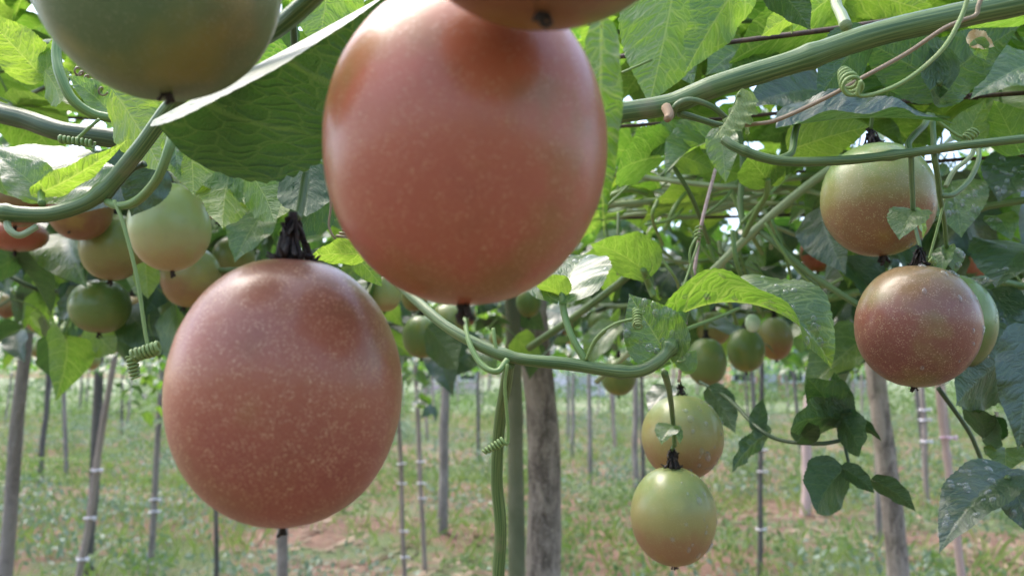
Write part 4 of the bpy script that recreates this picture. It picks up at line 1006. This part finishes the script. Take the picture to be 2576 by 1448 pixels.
L(ve, (1712, 792, .455), (2091, 926, .432), .335, (.308, .746, .2), 'leaf', curl=1.745, pk=.98, foldL=.8, foldR=.69, rolL=-.58, rolR=-.47, drops=34, tooth=.05, teeth=30, label='large arched leaf, green below and silver with drops above', pet=[(1700, 850, .448)], petr=9, twist=-1.925, quilt=.012)
L(ve, (1678, 892, .445), (1582, 738, .455), .44, (-.1, .3, .9), 'leaf', curl=.3, foldL=.12, foldR=.25, drops=14, label='silver grey leaf with drops behind a tiny coiled tendril')
L(ve, (1730, 925, .56), (1700, 880, .57), .5, (.3, .3, .8), 'leaf', curl=.6)
L(ve, (1715, 925, .58), (1752, 880, .58), .5, (.3, .3, .8), 'leaf', curl=.6)
L(ve, (1690, 975, .62), (1634, 1045, .6), .4, (-.5, .4, .7), 'leaf_dark', curl=.6)
vf = vine('pale slanting vine behind the sagging central one', (1900, 560, .7))
pixtube('stem', [(2200, 360, .66), (2085, 428, .68), (1990, 500, .7), (1890, 588, .72), (1800, 675, .74), (1690, 790, .78), (1500, 960, .9)], [10, 11, 10, 8], 'stem_pale', vf, sides=12, ridge=.03, nodes=[(.5, .25, .015)])
pixtube('stem', [(1330, 875, 1.05), (1440, 800, 1.0), (1560, 710, .96), (1660, 620, .92)], [10, 9], 'stem', vf)
pixtube('stem', [(1905, 575, .72), (1960, 620, .7), (2040, 690, .68), (2180, 780, .66), (2300, 860, .66)], [9, 8], 'stem', vf)
pixtube('stem', [(1925, 560, .7), (1990, 660, .69), (2060, 720, .68), (2120, 700, .67)], [4, 4], 'tendril', vf)
pixtube('stem', [(1860, 330, .8), (1870, 420, .78), (1862, 520, .76), (1880, 590, .74)], [8, 8], 'stem', vf)
L(vf, (1932, 456, .62), (1880, 395, .6), .55, (-.1, .4, -.85), 'leaf_young', curl=.6, pet=[(1872, 592, .7), (1905, 530, .66), (1928, 490, .63)], petr=7, label='cupped yellow green leaf on a long curved stalk')
L(vf, (1934, 456, .62), (1975, 412, .61), .5, (.1, .4, -.85), 'leaf_young', curl=.6)
coil('tendril', [(1745, 700, .54), (1735, 640, .54), (1750, 600, .54)], (1757, 598, .545), (1757, 570, .55), 9, 3, 3, 'tendril', vf)
coil('tendril', None, (1722, 860, .555), (1712, 915, .56), 9, 3.5, 3, 'tendril', vf)
pixtube('tendril', [(1757, 610, .545), (1740, 660, .54), (1720, 720, .535)], 3, 'tendril', vf)
pixtube('branch', [(1720, 830, .6), (1800, 800, .62), (1860, 775, .64)], [5, 4], 'stem_young', vf)
vg = vine('arched dark vine crossing the upper left in front of the pale fruit', (250, 480, .35))
pixtube('stem', [(-60, 525, .33), (60, 540, .335), (150, 534, .34), (245, 492, .345), (335, 395, .345), (425, 275, .34), (480, 215, .33), (620, 118, .30), (700, 68, .285), (770, 10, .275), (840, -60, .27)], [22, 20, 21, 22, 21, 20], 'stem', vg, sides=18, n=120, ridge=.04, jit=.012, nodes=[(.31, .2, .014), (.06, .2, .01)])
pixtube('branch', [(270, 508, .345), (300, 518, .34), (345, 505, .335), (395, 450, .33), (425, 375, .33), (437, 332, .335)], [10, 11, 11, 12, 14], 'stem_young', vg, sides=12, ridge=.04)
pixtube('stub', [(268, 500, .35), (305, 455, .352), (335, 425, .352), (364, 412, .35)], [9, 8, 7, 9], 'stem_dark', vg)
pixtube('branch', [(18, 545, .335), (22, 575, .33), (50, 592, .33), (92, 570, .335)], [9, 9, 8], 'stem_pale', vg)
coil('tendril', [(288, 505, .34), (312, 570, .335), (345, 700, .33), (372, 868, .325)], (400, 874, .325), (330, 896, .325), 15, 7, 5, 'tendril', vg, r2=14)
coil('tendril', None, (331, 896, .325), (341, 950, .325), 12, 6, 4.5, 'tendril', vg, r2=10)
L(vg, (104, 486, .365), (150, 366, .40), .62, (-.1, .75, .65), 'leaf', curl=.6, foldL=.2, foldR=.1, label='silver topped leaf on the left above the arched vine', twist=.2)
L(vg, (106, 486, .36), (2, 400, .36), .46, (-.2, .7, .7), 'leaf', curl=.5)
L(vg, (104, 484, .352), (320, 352, .345), .12, (.25, .6, -.7), 'leaf_young', curl=-.7, tooth=.05, pet=[(106, 512, .345), (104, 498, .35)], petr=8)
L(vg, (300, 250, .42), (408, 436, .40), .34, (.3, .25, -.9), 'leaf_young', curl=.3, label='yellow green backlit leaf below the dusty green fruit')
L(vg, (476, 330, .40), (486, 492, .385), .36, (.15, .2, -.95), 'leaf_young', curl=.4, foldL=-.3, label='bright serrated leaf hanging over the pale green fruit', tooth=.07)
L(vg, (440, 330, .395), (455, 462, .39), .16, (-.5, .2, .8), 'leaf', curl=.4)
L(vg, (700, 152, .46), (452, 286, .44), .30, (0, .35, -.9), 'leaf', curl=.2, foldL=.1, label='veined leaf seen from below between the dusty green and largest fruit')
L(vg, (385, 302, .30), (1000, -30, .31), .41, (-.1, .05, -1), 'leaf_shade', curl=-.2, foldR=-1.56, foldL=.0, rolL=-.1, cord=0, pk=.72, label='big dark leaf with a silver edge between the upper fruits', twist=.0, wave=.014, quilt=.012)
L(vg, (830, -70, .5), (800, 135, .49), .42, (.1, .3, -.95), 'leaf', curl=.2, label='backlit veined leaf at the top left of the largest fruit')
L(vg, (720, 60, .52), (690, 168, .52), .40, (-.1, .3, -.95), 'leaf_dark', curl=.2)
L(vg, (92, 178, .52), (-60, 20, .50), .34, (-.1, .35, -.9), 'leaf_young', curl=.2, label='bright green leaf in the upper left corner')
L(vg, (100, 170, .53), (138, 88, .52), .26, (.5, .5, .7), 'leaf', curl=.5)
L(vg, (286, 290, .5), (168, 188, .48), .38, (-.2, .7, .65), 'leaf', curl=.4)
L(vg, (120, 190, .5), (150, 262, .48), .34, (.1, .3, -.9), 'leaf_young', curl=.5, tooth=.09)
L(vg, (1512, 110, .262), (1520, 592, .262), .115, (.35, .1, -.9), 'leaf', curl=-.2, wave=.012, label='narrow leaf edge showing behind the right side of the largest fruit', foldL=-.2, foldR=.1)
L(vg, (580, 418, .52), (560, 575, .48), .30, (-.1, .2, -.9), 'leaf_young', lobes=3, tooth=.09, curl=.5, label='lobed yellow green leaf hanging in front of the red brown fruit')
L(vg, (690, 420, .5), (690, 555, .46), .38, (.1, .2, -.9), 'leaf_young', tooth=.1, curl=.4, foldL=.2)
L(vg, (770, 430, .42), (770, 545, .40), .5, (.1, .2, -.9), 'leaf_dark', curl=.4)
L(vg, (835, 470, .43), (745, 600, .41), .42, (-.2, .3, -.9), 'leaf_dark', curl=.5, tooth=.07)
L(vg, (640, 450, .46), (690, 560, .44), .40, (.2, .3, -.9), 'leaf', curl=.5, tooth=.08)
L(vg, (655, 545, .66), (590, 660, .64), .44, (-.3, .5, .75), 'leaf', curl=.5, label='silvery leaf hanging above the large speckled fruit')
L(vg, (905, 640, .36), (770, 650, .35), .32, (0, .6, -.7), 'leaf_young', curl=.5, label='green leaf lying on top of the large speckled fruit')
L(vg, (900, 650, .40), (962, 722, .40), .35, (0, .4, -.8), 'leaf_young', curl=.4)
L(vg, (330, 420, .62), (190, 540, .60), .46, (-.1, .5, .7), 'leaf_dark', curl=.4)
L(vg, (385, 430, .60), (330, 545, .6), .46, (.1, .5, .7), 'leaf_dark', curl=.4)
L(vg, (366, 670, .8), (372, 752, .79), .36, (.1, .2, -.9), 'leaf_young', tooth=.09, curl=.3)
L(vg, (225, 828, 1.1), (290, 890, 1.08), .5, (.1, .2, -.9), 'leaf_young', curl=.3, label='bright yellow green young leaf above the left posts')
L(vg, (1085, 835, 1.15), (1150, 930, 1.1), .4, (.2, .3, -.8), 'leaf_dark', curl=.5)
vh = vine('pair of old dark stems passing behind the left vine', (200, 320, .47))
pixtube('stem', [(-60, 275, .48), (60, 300, .475), (160, 332, .47), (300, 352, .47), (420, 385, .475), (560, 412, .48), (700, 432, .49), (860, 440, .5)], [24, 24, 22, 16, 14], 'stem_dark', vh, sides=18, n=90, ridge=.05, jit=.015)
pixtube('stem', [(-60, 250, .5), (80, 296, .5), (190, 330, .5), (330, 345, .5), (470, 352, .51)], [15, 14, 13], 'stem_dark', vh, sides=14, ridge=.05)
pixtube('branch', [(146, 90, .46), (142, 140, .455), (152, 190, .45), (182, 250, .45), (230, 285, .455), (285, 298, .46)], [11, 12, 12, 11], 'stem_young', vh, sides=12, ridge=.03)
coil('tendril', [(250, 300, .45), (220, 325, .45), (190, 350, .45)], (150, 350, .445), (236, 362, .445), 8, 8, 4, 'tendril', vh)
coil('tendril', None, (190, 175, .5), (262, 235, .49), 8, 6, 3, 'tendril_brown', vh)
pixtube('branch', [(735, 20, .35), (738, 70, .36), (742, 135, .37)], [9, 9], 'stem_dark', vh)
coil('tendril', [(828, 450, .36), (832, 520, .36), (828, 570, .36), (850, 606, .36)], (866, 602, .36), (872, 580, .36), 22, 2.5, 3, 'tendril_brown', vh, r2=10)
# the white bud
b = fruit(1893, 812, 19, 23, 1.0, 'pale', 'small white bud above the green fruits at centre right', calyx=.7, tip=0, res=(20, 14))
b.name = 'flower_bud'; b['category'] = 'flower bud'; b.data.materials[0] = M['bud']
